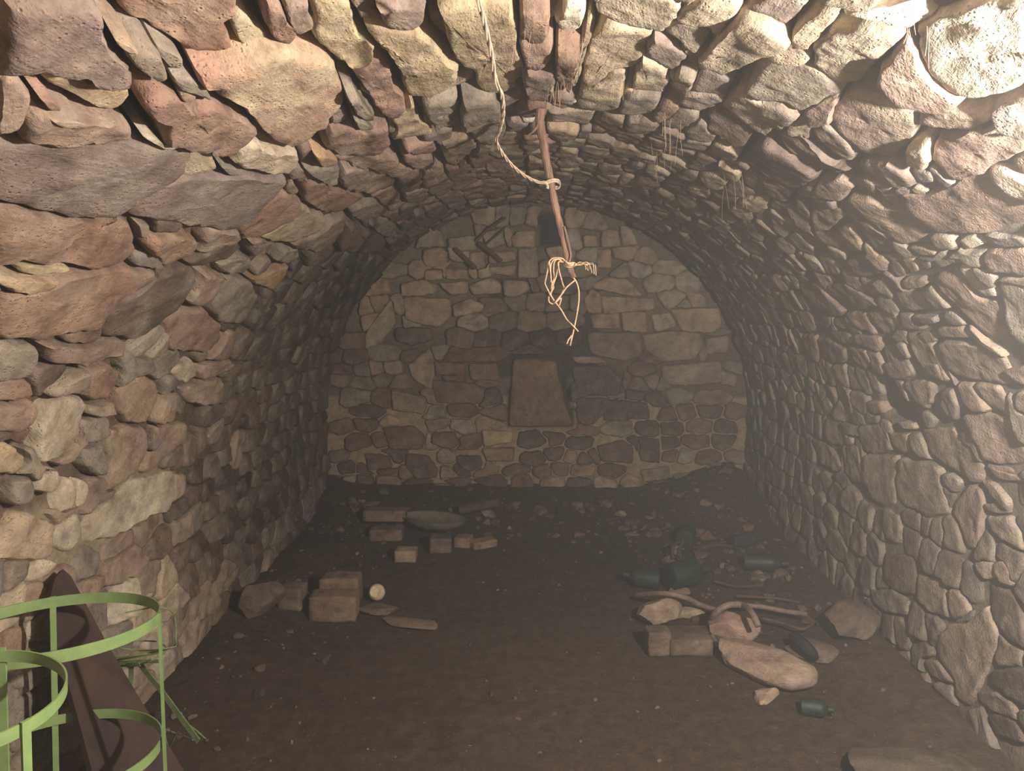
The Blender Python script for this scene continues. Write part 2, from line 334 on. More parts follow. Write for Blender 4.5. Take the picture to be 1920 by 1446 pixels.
# ------------------------------------------------------------------ traced stones (outlines measured on the walls)
WIN = {'A': (0, 0, 4), 'B': (480, 0, 4), 'C': (960, 0, 4), 'S': (1220, 0, 2.743), 'T': (0, 0, 2.743), 'E': (1440, 340, 4), 'F': (1440, 680, 4),
       'G': (0, 340, 4), 'H': (0, 680, 4), 'I': (480, 300, 4), 'J': (1440, 1030, 4), 'K': (600, 380, 2.286),
       'X': (0, 0, 1), 'L': (600, 560, 5.333), 'M': (600, 800, 5.333), 'N': (1080, 690, 5.333), 'O': (1080, 420, 5.333)}
TR = '''
A m -120,-160 640,-160 690,130 740,230 850,340 935,440 930,500 800,530 640,520 560,430 380,430 270,380 150,340 0,370 -120,380
A y 150,440 230,420 380,440 560,500 620,560 780,540 930,560 965,620 900,730 820,785 700,770 560,690 450,640 330,590 230,530
A t -120,390 60,420 80,500 120,580 100,680 60,780 20,870 -120,900
A p 170,570 280,590 330,650 380,700 290,700 230,640
A t 100,760 180,710 330,710 450,730 560,780 720,780 860,800 930,860 960,930 800,1000 640,985 500,970 400,990 190,1000 110,930 80,850
A r 800,-160 1780,-160 1750,60 1660,140 1700,220 1710,300 1560,340 1420,350 1330,320 1240,260 1120,210 1050,180 960,140 880,80
A t 740,80 830,110 900,160 930,190 860,190 760,120
A g 810,210 960,165 1060,200 1120,260 1150,350 1185,480 1100,470 1040,430 960,360 880,270
A g 1070,190 1240,270 1310,340 1330,410 1220,410 1160,330 1110,260
A g 1190,430 1320,425 1440,500 1520,610 1400,560 1260,520
A r 970,560 1100,520 1220,560 1250,660 1350,690 1450,620 1600,680 1720,760 1820,830 1885,890 1860,960 1740,1040 1700,1110 1560,1060 1430,1010 1290,990 1160,960 1150,850 1180,740 1060,740 990,690 960,620
A t 1260,545 1340,560 1430,605 1400,640 1350,670 1300,640
X q 342,92 375,86 425,85 470,62 507,55 542,75 572,78 600,92 628,112 628,140 641,160 643,176 634,192 612,200 615,216 610,230 590,238 580,250 545,268 525,252 495,240 472,206 450,176 420,152 390,130 357,108
X m -30,258 30,252 55,250 130,245 180,252 238,225 252,250 320,254 352,263 345,288 328,312 300,335 240,370 218,400 140,404 70,395 40,385 -30,372
A y 1440,1070 1560,1130 1620,1190 1590,1250 1480,1280 1320,1310 1310,1240 1400,1130
X c 435,260 462,246 482,260 505,270 552,275 554,295 535,313 515,316 490,306 470,303 440,298 422,285
A g 1620,1180 1740,1220 1790,1270 1700,1270 1640,1230
X y 425,28 450,18 485,42 500,60 482,88 462,84 440,62
A c 960,890 1080,910 1180,990 1290,990 1190,1020 1080,960 990,900
X t 130,200 95,195 60,188 62,178 95,180 135,190
B r 20,-90 140,-90 200,80 270,110 280,190 240,280 170,250 90,190 40,100
B y 380,-100 660,-100 700,60 740,120 760,190 830,230 860,300 860,380 820,430 740,465 660,430 590,400 520,340 440,250 400,180 430,120 390,40
B t 160,-100 350,-100 365,60 420,120 330,170 280,170 210,80
B p 680,480 760,450 870,400 980,440 1010,480 1020,600 1050,680 1110,700 1110,790 1060,850 980,840 900,790 860,720 800,640 760,560
B m 870,-100 1250,-100 1220,50 1160,90 1040,100 940,60
B y 750,110 850,95 1160,95 1230,160 1330,260 1400,330 1430,400 1520,410 1470,470 1500,560 1500,620 1420,640 1320,700 1150,710 1110,620 1090,520 1050,430 1000,340 940,290 900,190 830,160
X y 815,-35 955,-35 970,36 965,66 981,98 982,131 965,135 965,160 924,164 902,160 888,128 862,98 844,69 833,29
B g 1240,720 1400,670 1500,650 1510,800 1540,900 1440,900 1340,930 1300,870 1270,810
B y 1000,850 1100,790 1140,730 1170,740 1180,820 1240,900 1340,960 1200,1000 1060,1060 1000,1030 1040,960 1040,900
B r 490,960 560,920 680,880 860,900 970,850 970,950 980,1040 940,1100 760,1130 600,1090 500,1060
B g 550,790 640,780 690,850 640,880 570,910
B g 690,780 780,820 860,880 740,875
B g 640,600 720,600 760,690 830,760 880,830 820,830 730,780 690,710
B o 390,1070 480,1070 570,1110 590,1160 500,1180 430,1150
B p 1090,1070 1330,1020 1350,1100 1320,1140 1180,1140
B t 1380,1020 1600,960 1640,1000 1640,1090 1570,1190 1500,1260 1430,1220 1390,1130 1410,1080
B g 1540,640 1800,650 1820,780 1880,920 1830,1010 1720,1050 1640,990 1560,900 1520,760
B p 1100,1150 1320,1150 1360,1240 1240,1240 1110,1190
B t 590,1170 740,1150 1060,1160 1070,1200 960,1240 760,1240 680,1200
I t 630,20 830,40 850,100 1030,110 1060,170 1050,220 900,270 760,230 640,170 610,100
B g 330,1220 420,1190 520,1200 620,1240 600,1330 540,1340 430,1290
B p 870,1210 1060,1220 1240,1260 1240,1310 1060,1300 900,1280
B y 1290,1250 1370,1230 1420,1290 1350,1330
B r 1700,1210 1880,1190 1960,1300 1760,1300
C k 60,-60 270,-60 270,90 240,190 100,200 50,100
C r 50,210 300,210 310,290 260,380 200,410 110,390 60,290
C k 90,400 200,430 310,410 330,500 300,590 250,640 160,650 90,560 80,470
C k 30,740 120,665 250,665 260,760 240,830 110,830 30,790
C w 60,850 110,825 180,870 160,895 90,900
C w 400,-60 550,-60 540,90 520,180 490,240 430,220 370,230 320,180 310,90 390,60
C k 330,235 500,255 480,420 465,520 440,620 400,560 340,480 330,360
C y 520,240 600,130 620,200 570,330 520,460 480,590 455,610 460,540 490,430 505,330
C y 620,0 700,-70 1230,-70 1270,0 1210,110 1120,220 1050,190 900,190 800,150 660,90 640,80
C y 620,230 740,120 900,200 1060,210 1030,290 970,430 930,490 830,480 760,490 640,560 560,600 540,460 580,350
C y 520,610 660,570 760,510 840,510 850,570 820,680 740,690 520,665
C g 510,700 780,705 820,740 790,800 600,820 500,800 470,730
C t 270,815 380,835 620,830 580,930 540,930 450,890 290,880
C t 250,900 400,905 500,935 490,980 400,1020 280,1010
C y 950,480 1000,405 1110,470 1190,570 1160,650 1120,710 900,690 920,580
C g 870,705 1120,725 1040,860 930,850 800,830 820,760
C m 1020,300 1080,230 1220,320 1310,400 1250,510 1200,540 1110,460 1010,390
C g 1230,140 1390,160 1500,210 1440,320 1380,360 1300,320 1240,260 1150,230
C y 1280,20 1400,-60 1740,-60 1700,50 1620,140 1540,230 1480,150 1360,160 1240,120
X y 1311,112 1362,44 1395,10 1453,22 1490,55 1482,66 1439,87 1395,109 1362,128 1315,119
S y 740,150 760,100 890,10 1000,20 900,130 820,210 740,200
S y 620,255 730,205 820,230 810,290 800,315 690,305 610,290
S y 850,190 930,130 990,100 1120,80 1290,90 1330,140 1220,240 1160,320 1090,390 1000,430 900,390 850,330
S w 990,30 1420,-60 1480,40 1340,120 1160,65
S g 500,430 600,325 700,315 860,340 1000,435 860,500 800,540 680,480 560,470
S n 370,530 480,440 560,485 680,495 780,550 700,610 600,680 500,620 420,560
S p 1220,300 1350,150 1400,250 1460,360 1550,430 1620,480 1560,550 1450,530 1300,460 1200,380
S c 1400,110 1480,60 1700,-60 2000,-60 2000,350 1780,440 1650,470 1540,420 1440,300 1400,220
S p 800,540 930,460 990,440 960,520 940,600 840,620
S t 1000,490 1060,470 1200,510 1350,570 1350,660 1330,740 1240,800 1120,790 1040,720 960,640 930,570
S t 840,630 920,615 1000,680 1060,760 1040,830 960,780 860,700
S c 1400,575 1560,550 1780,590 1660,650 1480,650 1370,640
S p 1480,710 1640,660 1780,630 1900,700 1960,760 1780,850 1620,920 1540,910 1460,800
S c 1340,730 1440,705 1460,800 1430,845 1340,835
S g 1340,860 1450,870 1470,930 1390,940
S m 1080,835 1240,815 1340,880 1380,940 1260,950 1120,900
S k 650,670 800,660 850,750 960,830 1040,850 940,880 840,870 700,740
S k 480,810 600,710 700,760 860,890 740,970 640,900 540,850
S p 1290,980 1450,1000 1620,920 1720,880 1960,1010 1990,1190 1800,1200 1560,1190 1450,1180 1380,1100 1310,1040
S c 1730,860 1830,860 2000,940 2000,1050 1860,1005 1760,930
S p 1850,830 2000,750 2000,910 1890,880
S t 860,930 980,900 1050,950 990,1020 930,1000 840,1000
S t 830,1070 990,1060 1000,1110 920,1180 840,1180
S k 300,550 370,535 510,680 500,735 430,735 300,640
S k 470,880 540,835 730,990 700,1035 560,1000 480,940
E t 600,130 760,120 870,180 1000,200 1180,340 1190,455 1040,460 880,370 740,240
E t 520,350 620,330 690,440 740,520 640,530 560,440
E m 690,350 820,390 950,480 930,530 830,540 740,440
E g 1210,400 1340,390 1400,430 1420,510 1260,490
E c 1430,430 1560,415 1620,480 1480,520
E g 1590,400 1960,420 1990,490 1700,500 1640,460
E p 1600,530 1960,510 1990,720 1750,690 1650,660
E c 1420,640 1510,610 1570,720 1690,800 1720,870 1630,880 1560,840 1490,740
E p 1240,720 1390,665 1460,750 1540,850 1620,910 1720,900 1750,1040 1790,1240 1640,1180 1500,1030 1390,900 1290,800
E g 1715,760 1800,750 1990,790 1990,1320 1860,1180 1790,1050 1755,900
E t 1050,490 1160,480 1290,540 1200,550 1080,520
E t 920,600 990,590 1060,705 980,715 920,660
E t 1000,575 1100,565 1145,655 1080,695 1015,620
E g 1120,570 1220,570 1240,635 1180,665
E g 1250,585 1400,562 1490,582 1280,645
E m 600,580 760,560 870,695 780,725 640,690
E t 1010,735 1160,720 1215,750 1160,795 1020,795
E g 1150,820 1230,775 1375,950 1260,965 1210,900
E g 940,820 1080,820 1230,950 1100,975 980,930
E m 450,780 600,760 760,870 840,920 720,955 560,900 480,850
E t 230,775 380,755 440,830 580,970 555,1000 430,980 310,900
E t 750,980 900,960 970,1010 960,1120 860,1155 790,1080
E p 590,985 735,985 775,1080 820,1155 700,1105 620,1040
E g 500,1025 585,1035 635,1105 560,1105 500,1070
E g 390,1005 480,1005 485,1070 450,1100 390,1070
E g 460,1125 620,1135 645,1205 560,1215 490,1170
E t 660,1145 830,1165 855,1230 845,1275 750,1240 670,1200
E g 980,990 1065,1000 1095,1080 1175,1100 1140,1118 1010,1100
E g 1075,1010 1270,1012 1285,1055 1090,1055
E g 1300,990 1390,980 1490,1085 1330,1068
X t 1697,625 1717,627 1750,647 1770,695 1783,715 1760,715 1735,700 1715,665
E g 1130,1135 1230,1135 1275,1200 1190,1220
E t 1260,1100 1450,1090 1550,1175 1400,1168 1290,1150
X t 1760,646 1783,640 1840,650 1876,665 1889,700 1893,720 1850,718 1800,708 1780,690
E g 860,1240 950,1235 1055,1350 1095,1450 1020,1500 920,1420 870,1330
E g 955,1215 1020,1205 1075,1330 1045,1328
E t 600,1245 740,1255 795,1350 740,1415 650,1350
E p 255,1155 360,1155 385,1300 370,1355 300,1290
E m 370,1185 460,1185 585,1260 585,1355 480,1365 400,1300
F m 700,475 830,462 895,560 925,655 820,685 730,668 692,570
F t 735,695 975,705 985,790 948,900 955,1055 860,1075 780,1010 745,860
F n 1010,705 1060,745 1180,745 1295,795 1285,900 1335,1000 1355,1125 1200,1145 980,1045 955,920 995,800
F t 1150,500 1390,492 1420,570 1560,645 1615,750 1595,875 1560,905 1420,830 1310,760 1215,650 1160,570
F t 1460,400 1560,350 1700,400 1810,455 1830,560 1920,640 1960,720 1840,768 1700,748 1640,720 1600,620 1520,490
F t 1412,155 1530,162 1620,290 1665,365 1560,368 1470,300
F t 1545,162 1730,175 1845,400 1800,418 1650,330
F t 1865,215 1990,205 1990,400 1870,340
F g 1312,205 1400,195 1448,330 1420,438 1340,400 1300,330
F t 1012,155 1130,135 1240,145 1248,260 1200,350 1120,300 1055,220
F t 1390,1040 1500,915 1600,960 1618,1040 1598,1250 1550,1400 1480,1380 1420,1200 1372,1120
F g 1310,825 1380,830 1470,900 1400,975 1320,900
F t 1640,775 1800,830 1960,880 1870,890 1720,870
F t 1605,885 1700,905 1825,1030 1815,1115 1700,1000
F m 1625,1062 1800,1045 1818,1130 1740,1138 1622,1092
F n 1622,1155 1820,1155 1900,1280 1940,1420 1760,1330 1660,1250
F y 900,525 960,532 1060,525 1060,675 980,668 920,600
F g 1080,525 1140,525 1180,620 1225,725 1130,698 1080,620
F g 552,445 690,470 688,555 600,540
F n 560,625 680,625 718,760 728,895 650,905 580,830
F m 442,385 540,442 578,560 568,618 480,618 442,540
F n 322,575 420,592 558,760 528,825 400,758
F V 805,85 925,135 1005,230 1055,300 1120,430 1010,438 930,400 865,290
F y 975,442 1100,452 1128,498 1015,488
F p 752,285 850,292 875,378 782,378
F t 862,5 1035,-15 1085,90 1000,128 930,108 892,60
F t 1135,5 1280,5 1345,138 1260,108 1175,60
F t 1765,60 1960,20 1990,180 1862,148
G V 1015,420 1040,430 1100,520 1050,530 1015,520
X m 226,400 255,365 313,330 357,319 430,322 540,326 510,357 470,394 430,424 365,417 299,404
G r -90,185 0,175 100,205 280,255 450,275 640,305 730,345 850,335 870,290 990,300 1000,400 1010,540 930,615 740,655 620,635 480,590 400,580 300,600 200,585 90,555 -90,600
G r 1110,375 1330,375 1500,450 1490,490 1400,540 1390,560 1250,655 1220,645 1180,570 1090,510 1060,440
G g 1015,300 1130,325 1080,425 1045,400
G y 100,615 260,622 430,605 510,630 420,655 130,675
G y -90,690 60,690 200,695 400,705 300,765 150,795 60,785 -90,740
G r -90,835 160,825 380,722 500,685 760,675 930,635 1030,675 1190,675 1180,720 1080,780 940,850 860,920 780,990 765,1050 745,1105 640,1125 540,1118 460,1105 380,1145 250,1175 100,1165 -90,1135
G d 1205,670 1370,635 1480,645 1420,800 1350,895 1260,990 1180,1050 1040,1175 900,1175 785,1185 775,1090 805,980 930,865 1060,805 1180,725
G t 1500,655 1680,715 1600,880 1530,935 1355,885 1425,800
G n 1705,715 1870,735 1915,860 1850,1010 1785,1065 1655,1058 1565,960 1625,870
G r 1225,1050 1370,955 1520,955 1640,1080 1630,1180 1560,1285 1390,1275 1250,1265 1232,1160
G t 1665,1105 1750,1105 1720,1260 1690,1335 1545,1335 1610,1250
G n 945,1290 1050,1205 1200,1065 1225,1105 1130,1250 1060,1325 960,1335
G t 260,1205 420,1185 520,1240 640,1235 900,1185 940,1205 915,1310 720,1345 570,1365 420,1335 310,1335 300,1250
X g -20,635 25,642 60,645 60,680 45,703 20,710 -20,715
G d 1385,590 1500,535 1580,475 1700,445 1785,462 1795,520 1700,595 1600,605 1540,645 1400,628
G g 1635,625 1760,545 1850,562 1885,620 1820,685 1680,685
I r -160,500 0,340 200,230 325,300 320,350 245,428 50,545 -90,590
I y 20,570 250,425 340,335 430,380 505,402 495,450 430,505 240,590 120,608
I r 335,125 520,155 560,215 650,225 760,255 825,290 700,345 600,395 530,385 430,340 345,280 335,200
I t 212,222 250,125 305,200 315,240 250,255
I r 850,255 1040,205 1085,260 1075,318 960,345 900,290
I m 245,605 450,505 560,435 675,405 600,555 555,635 480,685 400,668 290,638
I k 610,560 645,455 700,438 760,505 860,515 955,580 995,640 955,715 800,705 680,675 585,650
I n 695,380 760,335 880,305 995,370 940,418 800,445 722,420
I n 845,482 980,435 1055,500 1045,568 960,568 900,530
I m -60,620 110,615 165,650 140,718 40,708 -60,700
I n 165,672 300,655 318,720 240,775 132,738
X o 459,518 500,512 546,499 540,523 514,547 485,534
X g 405,496 448,480 462,484 450,508 437,518 415,512
H r -90,115 200,115 228,200 218,248 100,268 -90,290
H p -90,325 140,285 240,275 268,330 228,430 140,495 -90,510
H c 290,420 360,292 460,245 590,262 622,330 588,450 578,540 530,650 440,718 330,758 250,738 270,600 272,500
H g 332,230 450,142 618,32 638,110 618,178 500,208 370,248
H r 655,42 830,22 895,60 875,200 828,268 740,298 662,268 645,160
H t 640,332 830,295 848,378 700,398 632,378
H n 602,425 828,405 828,558 740,588 642,618 602,560
H n 572,642 758,612 778,700 778,848 690,838 602,770
H t 872,230 962,112 1060,82 1158,142 1155,260 1118,400 1090,465 950,448 872,350
H t 1202,262 1270,205 1298,350 1278,438 1122,458 1152,370
H t 832,502 950,482 1088,482 1098,560 1078,700 1028,815 930,895 792,975 802,870 822,730 812,640
H t 1152,490 1250,462 1400,452 1418,510 1398,588 1320,638 1220,698 1190,758 1080,835 1042,812 1085,710 1162,600
H c 1272,62 1320,15 1450,-15 1488,50 1498,108 1410,148 1312,138
H t 1502,22 1700,-38 1748,20 1600,98 1502,128
H t 1292,182 1450,162 1638,105 1658,160 1598,288 1510,318 1390,298 1332,220
H y -90,562 0,572 90,632 188,710 168,778 80,838 -90,830
H n 32,882 180,845 208,930 198,1018 80,1078 32,1020
H c 390,1120 440,960 520,842 565,960 555,1100 470,1128
H c 575,872 650,882 658,970 618,1088 572,1098
H c 260,825 390,795 428,900 350,975 232,958
H c -90,1240 110,1195 130,1105 230,1132 400,1212 398,1280 370,1480 -90,1480
H c 430,1232 578,1125 598,1220 558,1400 470,1428 392,1370
H c 642,1202 720,1112 860,1002 950,902 1050,852 1180,832 1280,795 1308,900 1278,1108 1130,1148 1110,1178 900,1288 750,1338 642,1348
H t 1312,832 1400,832 1388,1000 1302,1048
H n 1532,560 1600,472 1688,405 1678,500 1638,600 1570,628
H m 1742,620 1780,505 1850,505 1838,640 1788,818 1742,780
J t 1252,700 1370,565 1480,562 1640,440 1698,600 1715,700 1658,850 1598,950 1568,1050 1528,1148 1470,1158 1402,1100 1400,1000 1332,900 1262,790
J d 1645,245 1850,335 1888,480 1940,740 1800,695 1705,560 1655,450
J n 872,955 950,965 1010,1060 1085,1150 1078,1185 950,1155 882,1070
J n 965,765 1058,765 1098,900 1108,1108 1002,1068 962,900
J d 802,665 948,695 955,800 948,925 872,898 802,770
J d 702,805 848,885 858,1078 800,1038 702,920
J d 1662,905 1960,885 1990,1220 1800,1100 1652,1000
J m 1552,1065 1700,1065 1855,1180 1895,1298 1700,1218 1562,1150
J m 1115,920 1200,940 1208,1150 1238,1258 1155,1198 1118,1050
J m 1152,825 1258,835 1395,1000 1300,988 1202,938
J t 1702,92 1780,82 1855,180 1858,278 1762,258 1702,170
J t 1542,95 1690,95 1715,218 1622,228 1552,160
J n 782,305 950,305 1038,400 1048,495 900,468 802,400
J d 882,25 1085,65 1098,150 1105,345 955,308 872,240
J n 1115,175 1330,235 1338,400 1355,515 1240,478 1115,380
J t 1355,295 1430,305 1500,400 1515,468 1392,535 1352,450
J d 1402,1205 1560,1195 1598,1300 1598,1445 1432,1445
J d 1622,1235 1750,1225 1880,1300 1940,1460 1700,1400
K g 552,152 660,142 665,200 600,210 552,190
K g 692,130 780,112 790,178 722,200
K t 820,150 850,122 920,122 922,190 832,190
K t 445,202 520,192 545,212 538,270 460,275 442,240
K t 450,292 520,288 523,328 450,333
K t 537,282 630,287 633,328 542,328
K t 642,217 698,212 708,280 660,288 642,260
K t 722,212 828,207 838,248 732,262
K t 722,277 838,268 833,313 732,308
K n 852,202 930,195 933,318 852,318
K t 352,347 440,333 498,352 488,388 420,398 352,398
K t 512,347 630,337 633,388 560,393
K t 642,352 738,322 773,352 768,388 660,393
K t 787,332 888,342 898,370 840,408 792,393
K t 362,412 420,407 548,417 553,488 510,528 430,518 372,498
K t 572,442 640,412 698,442 688,468 582,488
K t 1132,142 1188,142 1188,188 1132,188
K t 1212,122 1278,117 1288,188 1207,188
K t 1192,202 1248,202 1248,278 1192,278
K t 1172,352 1230,322 1318,332 1378,398 1310,398 1182,368
K p 1132,422 1160,372 1200,392 1208,458 1200,478 1152,468
K t 1212,402 1428,412 1428,458 1222,478
K p 1162,482 1278,472 1283,543 1172,538
K t 1292,472 1398,472 1398,556 1302,548
K n 1422,482 1500,472 1528,528 1442,556
K t 1512,462 1708,452 1718,528 1680,558 1560,548
K m 1152,562 1368,562 1378,648 1310,678 1172,648
K t 1392,572 1500,553 1618,562 1638,610 1598,668 1482,678 1412,640
K t 1652,582 1748,572 1748,638 1662,648
K t 1472,702 1590,692 1708,682 1718,768 1620,778 1500,778 1472,740
K t 1722,722 1788,742 1778,788 1722,778
K t 1082,662 1198,662 1228,688 1100,688
K d 1090,705 1240,705 1288,760 1278,825 1105,815
K d 1100,835 1285,845 1200,928 1170,955 1100,945
K d 1225,872 1290,845 1408,862 1418,928 1215,938
K t 302,802 438,832 458,870 448,908 312,888
K t 382,702 468,625 488,700 478,798 402,758
K k 492,682 618,692 618,738 502,738
K k 642,692 758,692 768,758 652,758
K k 482,765 640,775 698,802 688,856 502,856
K y 692,972 828,982 828,1028 702,1048
K t 692,1052 836,1052 828,1108 712,1108
K d 372,1075 458,1085 505,1140 498,1178 420,1188 365,1130
K k 192,1075 298,1085 308,1138 202,1148
K d 582,1085 688,1085 698,1138 640,1158 585,1120
K k 482,985 578,985 598,1038 560,1058 475,1030
K k 262,965 398,955 448,1000 438,1058 302,1058
K d 852,985 928,975 978,1030 900,1058 845,1040
K k 392,1215 558,1205 598,1268 550,1288 470,1258
K k 822,1175 898,1165 918,1220 918,1288 852,1298 812,1240
K t 932,1245 1078,1245 1078,1288 942,1288
K t 1092,1245 1218,1255 1208,1338 1102,1328
K d 1185,1045 1298,1018 1345,1050 1338,1118 1205,1108
K n 1372,1145 1498,1135 1498,1188 1382,1198
K k 1382,1215 1498,1205 1498,1258 1382,1258
K n 1512,1165 1618,1155 1638,1218 1532,1238
K n 1655,1135 1728,1118 1805,1170 1760,1218 1662,1198
K d 1565,1235 1688,1225 1688,1288 1582,1278
K d 1365,1005 1458,1015 1458,1118 1372,1108
K n 200,560 300,420 315,480 320,520 260,600 200,620
K d 325,540 470,540 475,590 400,610 330,590
K t 900,1300 1000,1300 1000,1330 905,1330
K V 935,55 1033,55 1043,188 937,188
K V 822,662 1058,655 1062,800 1082,900 1092,968 812,968
'''
GR = 0.01                                    # raster step of the coverage maps
nu, nv = int(L / GR) + 1, int(D / GR) + 1
cov = np.zeros((nu, nv), np.uint8)           # barrel: 1 stone, 2 void
bx0, bnx, bnz = -R, int(2 * R / GR) + 1, int(2.35 / GR) + 1
bcov = np.zeros((bnx, bnz), np.uint8)        # back wall

def fill_poly(cv, poly, val, grow=0.0):
    c = poly.mean(0); poly = c + (poly - c) * (1 + grow)
    lo = np.floor(poly.min(0) / GR).astype(int); hi = np.ceil(poly.max(0) / GR).astype(int)
    lo = np.maximum(lo, 0); hi = np.minimum(hi, np.array(cv.shape) - 1)
    if (hi <= lo).any(): return
    xs = np.arange(lo[0], hi[0] + 1) * GR; ys = np.arange(lo[1], hi[1] + 1) * GR
    X, Y = np.meshgrid(xs, ys, indexing='ij'); ins = np.zeros(X.shape, bool)
    n = len(poly)
    for i in range(n):
        (x1, y1), (x2, y2) = poly[i], poly[(i + 1) % n]
        if y1 == y2: continue
        cr = ((Y < y1) != (Y < y2)) & (X < (x2 - x1) * (Y - y1) / (y2 - y1) + x1)
        ins ^= cr
    sub = cv[lo[0]:hi[0] + 1, lo[1]:hi[1] + 1]; sub[ins] = val

stones = {'ceiling': [], 'wall_left': [], 'wall_right': [], 'wall_back': []}
U1, U2 = H0 + 0.30 * math.pi * R, L - (H0 + 0.30 * math.pi * R)   # haunches

def area_of(pl): return abs(0.5 * np.sum(pl[:, 0] * np.roll(pl[:, 1], -1) - np.roll(pl[:, 0], -1) * pl[:, 1]))

def jit(cols, r, amt=0.12, d=1.0):
    k = r.uniform(1 - amt, 1 + amt) * d
    w = r.uniform(-0.05, 0.05)
    f = lambda c: (c[0] * k * (1 + w), c[1] * k, c[2] * k * (1 - w))
    return f(cols[0]), f(cols[1])

def zone(u, v):
    """height spread, backing depth for a place on the barrel"""
    if u > U2: return 0.012, 0.013
    if u < 1.0: return 0.016, 0.016
    if u < U1: return 0.03, 0.035
    near = max(0.0, min(1.0, (3.6 - v) / 1.6))
    if u > 3.35: return 0.018 + 0.012 * near, 0.035 + 0.025 * near
    return 0.02 + 0.035 * near, 0.045 + 0.05 * near

def add_barrel(poly, cols, h, depth, seed, rough=1.0, tilt=0.1, lab=None):
    c = poly.mean(0); c3, nr = P(c[0], c[1])
    e2 = np.array([0., 1., 0.]); e1 = np.cross(e2, nr)
    pts = np.array([P(a, b)[0] for a, b in poly]) - c3
    ol = ccw(np.column_stack([pts @ e1, pts @ e2]))
    W = build_stone(ol, c3, nr, e1, e2, h, depth, cols, seed, rough, tilt)
    key = 'wall_left' if c[0] < U1 else ('wall_right' if c[0] > U2 else 'ceiling')
    px, py, dz = proj(c3)
    scr = W[4] / max(dz, 0.3) if (-250 < px < 2170 and -250 < py < 1700 and dz > 0.2) else 0.0
    stones[key].append((scr, W, c3))

def add_back(poly, cols, h, depth, seed, rough=0.8, tilt=0.06):
    c = poly.mean(0); c3 = np.array([c[0], D, c[1]]); nr = np.array([0., -1., 0.])
    e1 = np.array([1., 0, 0]); e2 = np.array([0, 0, 1.])
    ol = ccw(poly - c)
    W = build_stone(ol, c3, nr, e1, e2, h, depth, cols, seed, rough, tilt, bigdetail=True)
    stones['wall_back'].append((W[4] / D, W, c3))

seed = 100
traced = []
for line in TR.strip().splitlines():
    w, c, rest = line.split(' ', 2)
    ox, oy, s = WIN[w]
    pl = [tuple(map(float, q.split(','))) for q in rest.split()]
    px = [(ox + x / s, oy + y / s) for x, y in pl]
    seed += 1
    if w == 'K':
        pp = []
        for a, b in px:
            q = at_y(a, b, D); pp.append((q.x, q.z))
        pp = np.array(pp)
        fill_poly(bcov, pp - np.array([bx0, 0]), 2 if c == 'V' else 1, 0.03)
        traced.append(('back', pp, c, seed))
    else:
        pp = np.array([hit_vault(a, b) for a, b in px])
        pp[:, 1] = np.minimum(pp[:, 1], D - 0.01)
        fill_poly(cov, pp, 2 if c == 'V' else 1, 0.02)
        traced.append(('barrel', pp, c, seed))

for kind, pp, c, sd in traced:
    if c == 'V': continue
    r = random.Random(sd)
    cols = jit(PAL[c], r, 0.06)
    ar = area_of(pp)
    if kind == 'back':
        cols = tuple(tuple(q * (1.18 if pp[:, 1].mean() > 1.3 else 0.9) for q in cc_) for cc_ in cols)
        pp = pp.mean(0) + (pp - pp.mean(0)) * (1.09 if pp[:, 1].mean() > 0.85 else 1.0)
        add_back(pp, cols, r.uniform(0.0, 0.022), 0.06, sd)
    else:
        hs, dp = zone(*pp.mean(0))
        um = pp[:, 0].mean()
        if um > 3.3:
            pp = pp.mean(0) + (pp - pp.mean(0)) * 1.06
            cols = tuple(tuple(q * 1.06 for q in _mute(cc_, 0.35)) for cc_ in cols)
        add_barrel(pp, cols, r.uniform(0.15, 1.0) * hs, dp + 0.03, sd, 0.75 if pp[:, 0].mean() > 3.3 else 0.95, 0.06 if (ar > .05 or um > U2) else 0.10)

# ---- the small stones between and beyond, laid in rough courses
def far_left_dark(u, v):
    """how much the left wall and haunch darken towards the far end"""
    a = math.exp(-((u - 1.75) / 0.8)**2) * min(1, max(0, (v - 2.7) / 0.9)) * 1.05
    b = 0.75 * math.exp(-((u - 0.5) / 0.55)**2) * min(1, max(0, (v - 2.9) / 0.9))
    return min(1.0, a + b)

def fill_cols(u, v, r):
    if u > U2:
        zz = L - u
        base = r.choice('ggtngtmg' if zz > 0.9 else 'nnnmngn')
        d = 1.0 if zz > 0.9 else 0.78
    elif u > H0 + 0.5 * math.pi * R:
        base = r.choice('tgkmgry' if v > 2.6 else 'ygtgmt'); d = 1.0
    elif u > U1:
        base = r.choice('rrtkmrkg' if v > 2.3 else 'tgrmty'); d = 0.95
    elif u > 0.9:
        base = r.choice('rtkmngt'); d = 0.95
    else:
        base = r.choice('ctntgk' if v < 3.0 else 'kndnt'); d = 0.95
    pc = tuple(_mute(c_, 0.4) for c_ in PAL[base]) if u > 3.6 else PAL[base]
    return jit(pc, r, 0.10 if u > U2 else 0.15, d * (1 - 0.72 * far_left_dark(u, v)))  # stone colour gets darker on the left towards the far end

